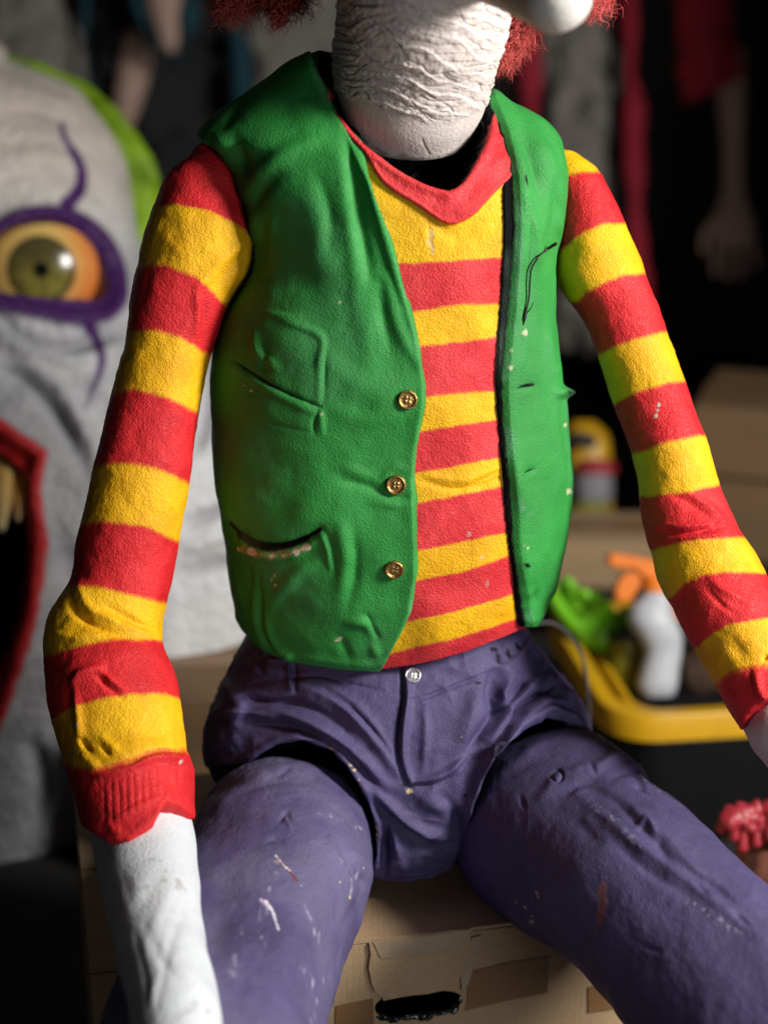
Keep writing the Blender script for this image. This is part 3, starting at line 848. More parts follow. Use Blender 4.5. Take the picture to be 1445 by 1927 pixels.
# ---------------- sleeves
def sleeve(rings, bnds, start, feats, seed, chips, flip_end, cap):
    A = loft(rings, 190, 50, 460, cap0=cap)
    N = gnormals(A)
    A = lumps(A, N, 14, .0022, seed)
    A = sculpt(A, feats)
    X = pix(A); N = gnormals(A); F = facing(A, N)
    s = stripes(X, bnds, start)
    ye = lin(X[..., 0], *flip_end)
    ed = X[..., 1] - ye
    A = A + N * (.0005 * fbm(A * 90, seed + 1, 3) + .0010 * np.exp(-((ed + 10) / 9) ** 2) - sst(0, 12, ed) * .022)[..., None]
    chip = np.zeros(s.shape)
    for cx, cy, rr in chips:
        chip = np.maximum(chip, sst(rr, rr * .5, np.hypot(X[..., 0] - cx, X[..., 1] - cy) + 3 * vnoise(A * 250, int(cx))) * (F > 0))
    grid_mesh('sleeve', A, M['stripe'], fig, keep=ed < 26, attrs={'stripe': s, 'chip': chip, 'black': np.zeros(s.shape)})

e1 = .062
sleeve([
 (352,318, 440,300, 1.935,.048,.05,2.1), (318,338, 462,335, 1.93,.056,.055,2.2), (293,388, 480,400, 1.925,.060,.06,2.2), (274,438, 490,455, 1.92,.062,.06,2.2), (261,500, 478,515, 1.92,.061,.06,2.2), (247,572, 434,572, 1.92,.058,.058,2.2), (237,640, 402,640, 1.92,.052,.052,2.2),
 (216,720, 382,725, 1.92,.051,.05,2.2), (196,800, 370,805, 1.92,.052,.05,2.2), (178,880, 357,890, 1.92,.053,.05,2.2), (160,960, 344,975, 1.92,.054,.05,2.2), (146,1020, 334,1035, 1.92,.054,.052,2.2), (135,1090, 321,1100, 1.92,.055,.054,2.2),
 (112,1128, 313,1140, 1.918,.058,.056,2.2), (90,1165, 307,1175, 1.914,.060,.056,2.2), (83,1205, 306,1205, 1.908,.061,.056,2.2), (85,1262, 324,1255, 1.895,.064,.056,2.2), (92,1322, 336,1310, 1.88,.066,.056,2.2), (108,1382, 344,1360, 1.865,.064,.056,2.2), (125,1440, 350,1408, 1.85,.062,.056,2.2),
 (137,1482, 360,1440, 1.838,.064,.056,2.2), (150,1530, 363,1490, 1.825,.064,.056,2.2), (163,1575, 367,1540, 1.81,.063,.055,2.2), (176,1620, 372,1590, 1.795,.06,.05,2.2), (190,1670,377,1640,1.78,.058,.05,2.2)],
 [([285,330,400,462],[387,383,397,431]), ([262,310,370,425],[501,496,521,575]), ([236,290,340,393],[623,622,636,668]), ([215,250,310,372],[741,731,746,775]), ([180,230,290,355],[879,871,881,910]), ([155,200,270,335],[986,980,990,1020]),
  ([130,200,260,313],[1103,1108,1125,1137]), ([85,136,213,303],[1236,1218,1203,1205]), ([102,132,191,255,310,332],[1352,1333,1316,1305,1305,1314]), ([128,183,234,298,353],[1440,1448,1431,1410,1410]), ([150,250,360],[1700,1700,1690])], -1.0,
 [([(400,540),(440,500),(470,470)], 10, -.003), ([(380,520),(430,480),(470,440)], 9, .002), ([(365,545),(400,520)], 8, .002),
  ([(370,540),(372,590),(368,640)], 8, .003), ([(385,560),(382,610)], 6, -.002),
  ([(130,1108),(140,1150),(180,1180),(240,1200)], 7, -.0045), ([(150,1105),(165,1140),(215,1170),(290,1195)], 9, .0045), ([(200,1140),(250,1170),(300,1190)], 7, -.0035), ([(240,1150),(280,1180)], 7, .0025), ([(95,1195),(140,1200),(190,1195)], 9, .003),
  ([(132,1290),(150,1270),(190,1255)], 8, .005), ([(190,1262),(215,1285),(235,1300)], 5, .0035), ([(180,1270),(205,1295),(228,1312)], 5, -.003), ([(128,1280),(132,1320),(140,1360)], 9, -.002), ([(140,1300),(146,1340),(150,1400)], 8, .004),
  ([(150,1420),(175,1440),(190,1452)], 10, .003), ([(185,1385),(205,1400),(225,1420)], 9, .0025), ([(150,1390),(170,1415)], 5, -.004), ([(190,1405),(205,1420)], 4, -.003),
  ([(180,1462),(240,1448),(300,1424),(352,1428)], 8, .005), ([(180,1452),(240,1436),(300,1414),(350,1414)], 5, -.0035), ([(220,1540),(255,1520),(300,1500)], 5, .0025), ([(205,1560),(230,1565)], 8, .002)]
 + [([(195 + k * 14, 1470 - k * 3), (198 + k * 14, 1555 - k * 6)], 3.0, -.0008) for k in range(11)],
 90, [(340,1433,4),(444,542,2.5),(143,1365,5)], ([140,164,200,243,289,315,340,362],[1545,1561,1583,1580,1546,1508,1516,1537]), (.45, 14))

sleeve([
 (1008,330, 1098,306, 1.995,.045,.05,2.1), (1030,368, 1128,328, 1.99,.052,.052,2.2), (1040,415, 1153,376, 1.985,.055,.053,2.2), (1042,470, 1177,426, 1.98,.056,.053,2.2), (1047,520, 1198,482, 1.975,.056,.053,2.2), (1067,560, 1216,530, 1.97,.055,.053,2.2), (1092,592, 1238,580, 1.97,.053,.052,2.2), (1116,645, 1252,625, 1.97,.052,.05,2.2),
 (1137,705, 1276,690, 1.97,.051,.05,2.2), (1157,760, 1298,752, 1.97,.051,.05,2.2), (1175,810, 1317,810, 1.965,.052,.05,2.2), (1190,855, 1335,862, 1.96,.053,.05,2.2), (1203,910, 1353,922, 1.955,.053,.05,2.2), (1207,965, 1377,980, 1.95,.055,.05,2.2), (1214,1005, 1387,1004, 1.945,.057,.05,2.2), (1228,1045, 1413,1045, 1.94,.058,.05,2.2),
 (1242,1092, 1438,1095, 1.93,.058,.05,2.2), (1262,1130, 1455,1135, 1.92,.058,.05,2.2), (1288,1182, 1478,1180, 1.905,.057,.05,2.2), (1312,1222, 1500,1225, 1.895,.057,.05,2.2), (1334,1268, 1520,1270, 1.885,.056,.05,2.2), (1366,1320, 1545,1320, 1.87,.055,.05,2.2), (1398,1364, 1570,1365, 1.86,.054,.05,2.2), (1430,1418, 1590,1405, 1.85,.05,.05,2.2)],
 [([1062,1092,1122],[331,323,322]), ([1047,1072,1102,1137,1175],[480,458,434,421,420]), ([1090,1102,1137,1172,1205],[562,550,531,518,514]), ([1125,1152,1190,1247],[670,655,640,625]), ([1157,1182,1212,1252,1280],[760,745,733,721,718]), ([1190,1222,1257,1317],[855,845,832,820]), ([1206,1252,1297,1347],[935,930,925,912]),
  ([1228,1272,1312,1387],[1035,1025,1017,1012]), ([1260,1287,1322,1362,1430],[1125,1100,1082,1076,1079]), ([1312,1337,1372,1422],[1220,1195,1176,1167]), ([1347,1369,1392,1422,1445],[1284,1268,1257,1252,1250]), ([1400,1445,1500],[1480,1470,1460])], 0.0,
 [([(1262,930),(1310,955),(1345,985)], 8, -.003), ([(1300,930),(1340,960),(1370,990)], 8, .0035), ([(1225,1000),(1280,1005),(1340,995),(1375,985)], 6, -.0035), ([(1230,985),(1290,990),(1350,985)], 5, .002), ([(1240,1015),(1300,1010),(1370,1005)], 4, .002),
  ([(1320,1000),(1365,970)], 4, -.002), ([(1335,1090),(1370,1115),(1420,1140)], 8, .003), ([(1330,1110),(1360,1140),(1390,1160)], 6, -.002), ([(1380,1210),(1400,1240)], 14, -.003), ([(1420,1260),(1430,1300),(1440,1320)], 9, .004), ([(1440,1235),(1445,1240)], 6, -.006), ([(1412,1265),(1418,1300)], 5, -.003), ([(1100,440),(1140,500)], 20, .002)],
 110, [(1234,783,5),(1240,762,3.5),(1237,772,3)], ([1388,1399,1405,1422,1445],[1400,1362,1345,1326,1316]), (.5, 14))

# ---------------- forearms
def forearm(rings, feats, seed, col):
    A = loft(rings, 130, 40, 220, cap0=(.3, 6), cap1=(.6, 10))
    N = gnormals(A)
    A = lumps(A, N, 12, .003, seed, 2)
    A = sculpt(A, [(p_, w_, a_ * .35) for p_, w_, a_ in feats])
    C = np.broadcast_to(np.asarray(col, float), A.shape).copy()
    C *= (1 + .06 * fbm(A * 20, seed + 2, 3))[..., None]
    C = paint(C, sst(.1, .9, fbm(A * np.array([26, 26, 12]), seed + 3, 4)) * .2, (.30, .33, .38))
    C = paint(C, sst(.45, .7, vnoise(A * 140, seed + 4)) * sst(.2, .7, vnoise(A * 18, seed + 6)) * .5, (.25, .22, .20))
    grid_mesh('forearm', A, M['skin'], fig, attrs={'Col': C})
forearm([
 (165,1470, 335,1440, 1.875,.044,.045,2.1), (172,1530, 350,1500, 1.842,.045,.045,2.1), (176,1600, 367,1575, 1.803,.046,.045,2.1), (192,1670, 378,1650, 1.762,.048,.045,2.1), (206,1740, 386,1730, 1.715,.048,.045,2.1), (223,1820, 398,1812, 1.66,.047,.045,2.1), (238,1890, 410,1884, 1.62,.046,.045,2.1), (254,1970, 422,1965, 1.575,.045,.045,2.1), (270,2060,435,2055,1.53,.043,.042,2.1), (280,2130,440,2130,1.50,.040,.04,2.1)],
 [([(300,1640),(280,1680),(250,1720)], 14, -.004), ([(330,1660),(300,1720),(270,1800)], 14, .004), ([(275,1740),(300,1800),(340,1850)], 10, -.003), ([(350,1700),(320,1780),(290,1900)], 10, -.003), ([(300,1830),(280,1900)], 9, .004), ([(340,1900),(370,1880),(400,1900)], 12, -.003), ([(235,1650),(245,1700)], 12, -.003), ([(255,1760),(275,1850),(280,1920)], 8, -.003), ([(330,1920),(375,1905)], 9, .003)], 130, (.62, .65, .68))
forearm([
 (1362,1300, 1505,1290, 1.905,.043,.045,2.1), (1394,1355, 1538,1340, 1.885,.045,.045,2.1), (1414,1398, 1568,1385, 1.855,.047,.045,2.1), (1450,1445, 1600,1430, 1.84,.046,.045,2.1), (1500,1520, 1640,1500, 1.81,.044,.045,2.1), (1560,1610,1690,1590,1.78,.042,.04,2.1)],
 [([(1418,1380),(1430,1400)], 6, -.001)], 140, (.66, .57, .55))

# ---------------- head lower part / neck with cracked folds
K = loft([
 (651,233, 891,246, 1.899,.064,.06,2.15), (648,226, 894,239, 1.896,.067,.06,2.1), (644,213, 899,227, 1.889,.070,.065,2.05), (637,186, 911,204, 1.876,.075,.07,2.0), (630,148, 922,166, 1.86,.079,.07,2.0), (627,100, 938,110, 1.84,.084,.08,2.0), (634,40, 955,50, 1.815,.09,.085,2.0), (638,-20, 962,-15, 1.79,.094,.09,2.0), (636,-90, 968,-90, 1.765,.10,.10,2.0), (610,-180, 990,-180, 1.74,.12,.12,2.0), (600,-300,1000,-300,1.72,.13,.13,2.1), (620,-420,985,-420,1.70,.12,.12,2.1)], 330, 60, 420, cap0=(.03, 10), cap1=(.6, 12))
KN = gnormals(K); KX = pix(K); KF = facing(K, KN)
lat = (KX[..., 0] - 780) / 160
base_y = KX[..., 1] - 12 * lat + 30 * (1 - lat ** 2) * -1
wrk = sst(208, 190, KX[..., 1] - np.interp(KX[..., 0], [630, 700, 760, 800, 850, 910], [-30, -4, 18, 26, 24, 4]) + 5 * vnoise(K * 60, 3))
wx = fbm(K * np.array([16, 16, 16]), 201, 3); wy = fbm(K * 20 + 5, 202, 3)
def crack(slope, spacing, warp, seed, w):
    s = (KX[..., 1] - slope * (KX[..., 0] - 780) + warp * fbm(K * 15 + seed, seed, 3) + .13 * warp * fbm(K * 55, seed + 1, 2)) / spacing
    f = np.abs((s - np.floor(s)) - .5) * spacing
    amp = sst(-.35, .35, fbm(K * 22 + 3 * seed, seed + 5, 2) + .1)
    return np.exp(-(f / w) ** 2) * amp, (s - np.floor(s))
c1, ph1 = crack(.30, 31, 22, 210, 1.5)
c2, ph2 = crack(-.03, 23, 24, 220, 1.3)
c3, ph3 = crack(.75, 60, 40, 230, 1.8)
cr = np.maximum(np.maximum(c1, c2 * .7), c3 * .8)
fold = ((1 - ph1) ** 2) * .0016 + (ph2 - .5) * .0010
K = K + KN * (wrk * (fold * 1.0 - cr * .0021 + .0008 + .0006 * fbm(K * 150, 240, 2)))[..., None]
for_x = np.exp(-(pdist(KX, smooth_poly([(794,262),(800,276),(808,290)], 12))[0] / 2.2) ** 2) * (KF > 0)
K = K - KN * (for_x * .0007)[..., None]
C = np.broadcast_to(np.array([.62, .55, .51]), K.shape).copy()
C *= (1 + .06 * fbm(K * 25, 250, 3))[..., None]
C = paint(C, wrk * cr * .35, (.10, .075, .065))
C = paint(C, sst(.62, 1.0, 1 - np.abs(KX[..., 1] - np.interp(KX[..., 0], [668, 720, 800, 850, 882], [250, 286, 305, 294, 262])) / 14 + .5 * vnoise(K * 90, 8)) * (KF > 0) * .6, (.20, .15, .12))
C = paint(C, sst(0, .9, fbm(K * 18, 255, 3)) * .15, (.42, .34, .31))
rimd = sst(8, 0, np.abs(KX[..., 1] - np.interp(KX[..., 0], [668, 720, 800, 850, 882], [246, 286, 306, 296, 268])) + 3 * vnoise(K * 120, 9))
C = paint(C, for_x * .3, (.15, .12, .11))
rows_ = np.arange(K.shape[0])[:, None] * np.ones(K.shape[1])
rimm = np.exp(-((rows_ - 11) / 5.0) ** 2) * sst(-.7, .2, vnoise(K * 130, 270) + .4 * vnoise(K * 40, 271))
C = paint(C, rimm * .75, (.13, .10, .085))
aq = np.broadcast_to(np.arange(K.shape[1])[None], K.shape[:2]).astype(float)
br = vnoise(np.stack([aq * .35, rows_ * .02, aq * 0], -1), 272)
C = C * (1 - (.10 * sst(-.2, .8, br) * (1 - wrk)))[..., None]
sp_ = sst(.55, .7, vnoise(K * 210, 260)) * (1 - wrk) * sst(.2, .6, vnoise(K * 30, 261))
C = paint(C, sp_ * .5, (.28, .22, .20))
head = grid_mesh('head', K, M['skin'], fig, attrs={'Col': C})

# hair tufts: curly wool strands
def tuft(cx, cy, d, rx, ry, n, seed, ln=.05, col='hair'):
    r = np.random.default_rng(seed)
    VV, FF = [], []
    base = 0
    R_ = 3
    for k in range(n):
        a, b = r.normal(0, .5), r.normal(0, .5)
        p = P(cx + rx * a, cy + ry * b - ry * .3, d + r.normal(0, .018))
        dirv = nrm(np.array([a * .5 + r.normal(0, .5), r.normal(0, .5), -1.0 + r.normal(0, .45)]))
        m = 9
        L = ln * r.uniform(.4, 1.1)
        ph, fr, am = r.uniform(0, 6.28), r.uniform(8, 16), r.uniform(.0025, .006)
        q = np.linspace(0, 1, m)
        u = nrm(np.cross(dirv, [.3, .9, .1])); v = np.cross(dirv, u)
        pts = p + q[:, None] * L * dirv + am * (np.cos(ph + fr * q)[:, None] * u + np.sin(ph + fr * q)[:, None] * v)
        rad = r.uniform(.0005, .0011) * (1.05 - q)
        for i in range(m):
            for j in range(R_):
                an = j * 2 * math.pi / R_
                VV.append(pts[i] + rad[i] * (math.cos(an) * u + math.sin(an) * v))
        ids = base + np.arange(m * R_).reshape(m, R_)
        nx = np.roll(ids, -1, 1)
        FF.append(np.stack([ids[:-1], nx[:-1], nx[1:], ids[1:]], -1).reshape(-1, 4))
        base += m * R_
    mesh('hair_tuft', np.array(VV), np.concatenate(FF), M[col], head)
for t_ in ((440,0,1.93,22,22,500,1,.034), (500,-22,1.90,34,24,700,2,.036), (545,-12,1.89,20,22,420,3,.036), (524,26,1.89,9,14,110,8,.026), (962,56,1.90,20,36,700,4,.036), (948,104,1.90,9,18,160,5,.026), (1116,-8,1.86,20,20,420,6,.03), (978,36,1.9,12,22,260,7,.03)):
    tuft(*t_)

# nose
Np = smooth_poly([P(850,-90,1.74), P(930,-62,1.67), P(1000,-30,1.61), P(1046,-8,1.57)], 40)
Nr = np.interp(np.linspace(0, 1, 40), [0, .4, .75, 1], [.040, .034, .033, .0325])
Ng = tube(Np, Nr, 90)
Ng = lumps(Ng, gnormals(Ng), 30, .0012, 300)
C = np.broadcast_to(np.array([.66, .63, .58]), Ng.shape).copy() * (1 + .05 * fbm(Ng * 60, 301, 3))[..., None]
grid_mesh('nose', Ng, M['skin'], head, attrs={'Col': C})

# ================================================================== the cardboard box it sits on
ZB = .352
A_ = on_z(170, 1835, ZB); B_ = on_z(1000, 1740, ZB)
bx = nrm(B_ - A_); by = np.array([-bx[1], bx[0], 0.0]); bz = np.array([0, 0, 1.0])
BL, BD = .70, .44
box = root('cardboard_box', 'worn brown cardboard box with torn handle hole and parcel tape under the seated clown', 'box', tuple(A_ + bx * BL / 2 + by * BD / 2 - bz * ZB))
def onfront(px, py, out=0.0):
    v = FWD + (px - PW / 2) / FPX * RIGHT - (py - PH / 2) / FPX * UP
    n = -by
    p = CAMP + v * (((A_ - CAMP) @ n) / (v @ n))
    return p + n * out
th = .004
hole = smooth_poly([onfront(*q) for q in ((706,1893),(716,1882),(760,1874),(810,1869),(850,1868),(868,1876),(868,1888),(850,1898),(800,1908),(750,1914),(716,1914),(706,1905),(706,1893))], 40)[:-1]
hole = [h_ + .0006 * rng.normal(size=3) * np.array([1, 0, 1]) for h_ in hole]
out = [A_ + bx * s for s in np.linspace(0, BL, 20)] + [A_ + bx * BL - bz * (ZB - .002), A_ - bz * (ZB - .002)]
out = [p - bz * .001 * abs(math.sin(i * 2.3)) for i, p in enumerate(out)]
bm_mesh('front_panel', bm_prism(out, by * th, .001, hole), M['card'], box)
for nm, o_, e_x, e_y, e_z in (('side_panel', A_ + by * (th + .0005), bx * th, by * (BD - 2 * th), -bz * (ZB - .002)), ('side_panel', A_ + bx * (BL - th) + by * (th + .0005), bx * th, by * (BD - 2 * th), -bz * (ZB - .002)),
                              ('back_panel', A_ + by * (BD - th + .001), bx * BL, by * th, -bz * (ZB - .002))):
    bm_mesh(nm, bm_box(o_, e_x, e_y, e_z, .001), M['card'], box)
def warp_flap(o_, ex, ey, seed, sag):
    q = np.linspace(0, 1, 40)
    u, v = np.meshgrid(q, np.linspace(0, 1, 20))
    G = o_ + u[..., None] * ex + v[..., None] * ey + (np.sin(u * math.pi) * v * -sag + .0012 * vnoise(np.stack([u * 9, v * 5, u * 0 + seed], -1), seed))[..., None] * bz
    top = G + bz * .004
    V2 = np.concatenate([G.reshape(-1, 3), top.reshape(-1, 3)])
    n = 800; F = []
    for j in range(19):
        for i in range(39):
            a = j * 40 + i
            F.append([a, a + 40, a + 41, a + 1]); F.append([n + a, n + a + 1, n + a + 41, n + a + 40])
    for i in range(39):
        F.append([i, i + 1, n + i + 1, n + i]); a = 19 * 40 + i; F.append([a, n + a, n + a + 1, a + 1])
    for j in range(19):
        a = j * 40; F.append([a, n + a, n + a + 40, a + 40]); a = j * 40 + 39; F.append([a, a + 40, n + a + 40, n + a])
    return mesh('top_flap', V2, F, M['card'], box, smooth=False)
warp_flap(A_ + bz * .001 - by * .001, bx * BL, by * (BD / 2 - .002), 1, .006)
warp_flap(A_ + bz * .001 + by * (BD / 2 + .002), bx * BL, by * (BD / 2 - .002), 2, -.006)
# torn doubled layer round the handle
tor = [(694,1772),(740,1764),(800,1757),(850,1750),(882,1748),(884,1775),(880,1800),(868,1826),(862,1850),(866,1864),(835,1862),(800,1868),(776,1871),(750,1876),(722,1880),(716,1872),(704,1866),(698,1850),(692,1820),(696,1795)]
tp = [onfront(x + 1.5 * rng.normal(), y + 1.0 * rng.normal(), .0005) for x, y in tor]
bm_mesh('torn_layer', bm_prism(tp, -by * .0035, .0008), M['card'], box, label='torn cardboard layer above the handle hole')
def tape(pts, mat, out_=.0008, thk=.0007):
    bm_mesh('tape_strip', bm_prism([onfront(x, y, out_) for x, y in pts], -by * thk, 0), M[mat], box)
tape([(872,1832),(950,1812),(1032,1800),(1030,1868),(950,1884),(874,1902),(880,1868)], 'tape')
tape([(632,1893),(702,1880),(703,1935),(630,1948)], 'tape')
tape([(1106,1858),(1165,1842),(1180,1895),(1106,1906)], 'tape')
tape([(700,1768),(790,1760),(886,1745),(884,1752),(858,1788),(780,1798),(715,1800)], 'cleartape', .0046, .0005)
tape([(886,1764),(905,1758),(900,1790),(880,1850),(868,1868),(866,1838),(876,1805)], 'cleartape', .002, .0009)
wr_ = smooth_poly([onfront(x, y, o_) for x, y, o_ in ((704,1913,-.004),(730,1917,.001),(760,1913,.003),(800,1909,.001),(840,1902,.002),(866,1893,-.002),(872,1878,-.006))], 70)
wg = tube(wr_, .0042 + .0016 * np.sin(np.linspace(0, 40, 70)) * np.linspace(.4, 1, 70), 18)
wg = wg + gnormals(wg) * (.0028 * fbm(wg * 130, 701, 3))[..., None]
grid_mesh('black_wrap', wg, mat_plain('crumpled_black_film', (.012, .012, .012), .16, 160, .002, .3, spec=.7), box)
bm_mesh('dark_contents', bm_box(A_ + bx * .05 + by * .09 - bz * .32, bx * (BL - .1), by * .3, bz * .29, .01), M['darkcloth'], box)
# ================================================================== giant clown head behind
gh = root('giant_clown_head', 'giant white clown head with purple ringed yellow eye, red mouth and green hair', 'clown head', (-.45, 1.2, 0))
GD = 3.0
g_r = [(-520,100, 10,112), (-640,160, 130,165), (-700,230, 205,240), (-740,330, 248,330), (-760,420, 268,430), (-770,520, 300,520), (-775,600, 370,610), (-780,700, 470,700), (-780,800, 545,800), (-775,900, 575,900), (-765,1000, 575,1000), (-745,1100, 555,1100), (-700,1220, 500,1220), (-640,1330, 400,1330), (-560,1440, 290,1440), (-480,1520, 210,1520)]
Gh = loft([(a, b, c, d, GD, (.20 + .13 * math.sin(math.pi * i / 15)), .3, 2.2) for i, (a, b, c, d) in enumerate(g_r)], 300, 40, 340, fvec=(0.0, -1, 0), cap0=(.3, 8), cap1=(.3, 8))
Gn = gnormals(Gh)
Gh = lumps(Gh, Gn, 5, .012, 400, 3)
Gf = [
 ([(-10,590),(60,640),(130,650),(200,630)], 12, -.012), ([(-10,620),(60,665),(150,680),(230,650)], 16, .012), ([(0,690),(60,720),(110,780),(150,860)], 14, -.014), ([(40,680),(110,740),(160,820),(190,900)], 16, .012), ([(150,700),(220,760),(280,860)], 20, .008), ([(380,640),(400,700),(395,780),(370,850)], 14, -.012), ([(350,985),(420,960),(500,940)], 12, -.014), ([(340,1080),(420,1060),(520,1050)], 14, -.008), ([(340,1030),(430,1005),(500,990)], 18, .010),
 ([(100,1000),(150,1100),(160,1250),(140,1400)], 26, -.012), ([(60,1400),(90,1480),(80,1540)], 16, -.012), ([(140,1420),(160,1500)], 18, .01), ([(0,330),(80,325),(160,350),(220,400)], 9, -.005), ([(0,270),(80,262),(170,290)], 8, -.004), ([(0,300),(90,295),(180,320)], 9, .004), ([(0,215),(70,210),(140,235)], 8, -.003)]
Gh = sculpt(Gh, [(p_, w_, a_ * 1.6) for p_, w_, a_ in Gf])
Gx = pix(Gh); Gn = gnormals(Gh); GF = facing(Gh, Gn)
fine = np.sin(Gx[..., 1] * .55 + 5 * fbm(Gh * 6, 401, 2)) * sst(420, 330, Gx[..., 1])
C = np.broadcast_to(np.array([.40, .405, .42]), Gh.shape).copy()
C = paint(C, sst(560, 220, Gx[..., 1]), (.50, .45, .40))
C *= (1 + .13 * fbm(Gh * 9, 410, 4) + .05 * fine)[..., None]
C = paint(C, sst(.25, .9, fbm(Gh * 7, 411, 3)) * .35 * sst(500, 250, Gx[..., 1]), (.45, .36, .34))
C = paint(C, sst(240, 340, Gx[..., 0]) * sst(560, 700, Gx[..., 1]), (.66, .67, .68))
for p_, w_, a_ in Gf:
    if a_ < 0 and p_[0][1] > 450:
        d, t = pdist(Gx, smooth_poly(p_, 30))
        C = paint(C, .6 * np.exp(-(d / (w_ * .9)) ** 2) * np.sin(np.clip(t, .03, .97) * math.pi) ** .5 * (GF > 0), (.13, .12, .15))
PUR = (.055, .012, .10)
def taper(poly, w0, w1):
    pp = smooth_poly(poly, 40)
    d, t = pdist(Gx, pp)
    w = w0 + (w1 - w0) * t
    return sst(w + 2, w - 2, d) * (GF > 0)
C = paint(C, taper([(125,385),(150,355),(153,320),(138,285),(120,255),(116,232)], 15, 4), PUR)
C = paint(C, taper([(155,600),(182,640),(192,680),(180,720),(160,770)], 13, 2), PUR)
eyeo = smooth_poly([(-60,470),(-20,430),(20,400),(75,388),(135,396),(186,428),(218,475),(234,530),(232,580),(208,604),(150,614),(80,606),(10,590),(-40,570),(-70,530),(-60,470)], 60)[:-1]
eyei = smooth_poly([(-50,520),(-30,470),(10,432),(60,416),(115,420),(160,445),(192,485),(205,530),(200,555),(140,560),(60,556),(0,548),(-35,545),(-50,520)], 60)[:-1]
so, si = psdf(Gx, eyeo), psdf(Gx, eyei)
C = paint(C, sst(2, -2, so) * (GF > 0), PUR)
lipo = smooth_poly([(-200,730),(-60,760),(0,790),(50,825),(92,852),(78,900),(84,1000),(80,1100),(55,1210),(10,1350),(-60,1450),(-220,1480),(-300,1100),(-200,730)], 60)[:-1]
lipi = smooth_poly([(-200,800),(-60,830),(0,850),(42,885),(52,960),(52,1080),(30,1190),(-20,1290),(-80,1370),(-200,1390),(-260,1100),(-200,800)], 60)[:-1]
lo, li = psdf(Gx, lipo), psdf(Gx, lipi)
fr_ = (GF > -.1)
C = paint(C, sst(2, -2, lo) * fr_, (.58, .016, .02))
C = paint(C, sst(0, -6, li) * fr_, (.006, .004, .004))
C = paint(C, sst(-1, -4, si) * (GF > 0), (.25, .13, .02))
disp = np.zeros(lo.shape)
disp += np.where(fr_, .03 * np.exp(-((lo + 14) / 18) ** 2) - .16 * sst(0, -40, li), 0)
disp += np.where(GF > 0, .018 * np.exp(-((so + 12) / 13) ** 2) - .14 * sst(2, -22, si), 0)
hairm = np.where(GF > -.3, 0, 1)
F0 = Gh.copy()
Gh = Gh + Gn * disp[..., None]
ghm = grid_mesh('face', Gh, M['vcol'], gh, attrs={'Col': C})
# eyeball
er = 138 * GD / FPX
_k = np.argmin(np.hypot(Gx[..., 0] - 80, Gx[..., 1] - 395) + np.where(GF > 0, 0, 1e6))
ec = P(78, 505, (F0.reshape(-1, 3)[_k] - CAMP) @ FWD + er - .006)
gz = nrm(P(66, 560, GD - 1.5) - ec)
pr = [(math.sin(a) * er, math.cos(a) * er) for a in np.linspace(.004, 2.2, 90)]
Eg = orient(lathe(pr, 80), ec, gz)
ang = np.repeat(np.linspace(.004, 2.2, 90)[:, None], 80, 1)
q = np.linspace(0, 2 * math.pi, 80, endpoint=False)[None]
EC = np.broadcast_to(np.array([.62, .42, .13]), Eg.shape).copy()
EXx = pix(Eg)
EC = paint(EC, sst(110, 200, EXx[..., 0] + .35 * np.abs(EXx[..., 1] - 500)), (.60, .16, .03))
ia = 62 * GD / FPX / er
EC = paint(EC, sst(ia + .02, ia - .02, ang), (.02, .018, .008))
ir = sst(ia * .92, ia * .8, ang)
EC = paint(EC, ir, (.20, .17, .035))
EC = paint(EC, ir * sst(0, 1, vnoise(np.stack([np.cos(q) * 6 + ang * 0, np.sin(q) * 6 + ang * 0, ang * 6], -1), 5)) * .6, (.05, .045, .012))
EC = paint(EC, ir * sst(.0, 60, 530 - EXx[..., 1]) * .85, (.05, .045, .02))  # shade of the upper lid painted into the top of the iris
EC = paint(EC, sst(ia * .26, ia * .2, ang), (.004, .004, .004))
m_eye = NT('glossy_eye')
m_eye.done(m_eye.attr('Col', 'Color'), .20, spec=.45)
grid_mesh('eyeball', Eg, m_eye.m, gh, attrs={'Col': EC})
# green hair: a tousled roll along the side of the skull
hp = smooth_poly([P(x, y, GD + .05) for x, y in ((-240,60),(-100,88),(0,125),(70,150),(150,205),(212,270),(250,340),(272,420),(285,500),(300,560))], 90)
hg = tube(hp, np.interp(np.linspace(0, 1, 90), [0, .3, .6, .85, 1], [.03, .026, .042, .048, .03]), 60)
hn = gnormals(hg)
hg = hg + hn * (.012 * fbm(hg * np.array([10, 25, 8]), 430, 3))[..., None]
HC = np.broadcast_to(np.array([.19, .33, .008]), hg.shape).copy() * (1 + .3 * fbm(hg * 22, 431, 3))[..., None]
grid_mesh('hair', hg, M['vcol'], gh, attrs={'Col': HC})
# teeth
for tx, ty, tw, tl, c_ in ((6,930,20,90,(.72,.44,.12)),(38,935,16,58,(.70,.30,.03)),(-25,920,22,100,(.6,.42,.15)),(-75,905,24,100,(.6,.42,.15))):
    tp_ = smooth_poly([P(tx + 5, ty - 50, GD - .27), P(tx, ty, GD - .292), P(tx - 4, ty + tl * .7, GD - .30)], 20)
    tg = tube(tp_, np.interp(np.linspace(0, 1, 20), [0, .5, 1], [tw, tw * .95, tw * .35]) * GD / FPX, 20)
    TC = np.broadcast_to(np.array(c_), tg.shape).copy()
    TC = paint(TC, sst(.4, 1, np.linspace(0, 1, len(tg)))[:, None] * np.ones(tg.shape[1]) * .7, (.62, .55, .38))
    grid_mesh('tooth', tg, M['vcol'], gh, attrs={'Col': TC})

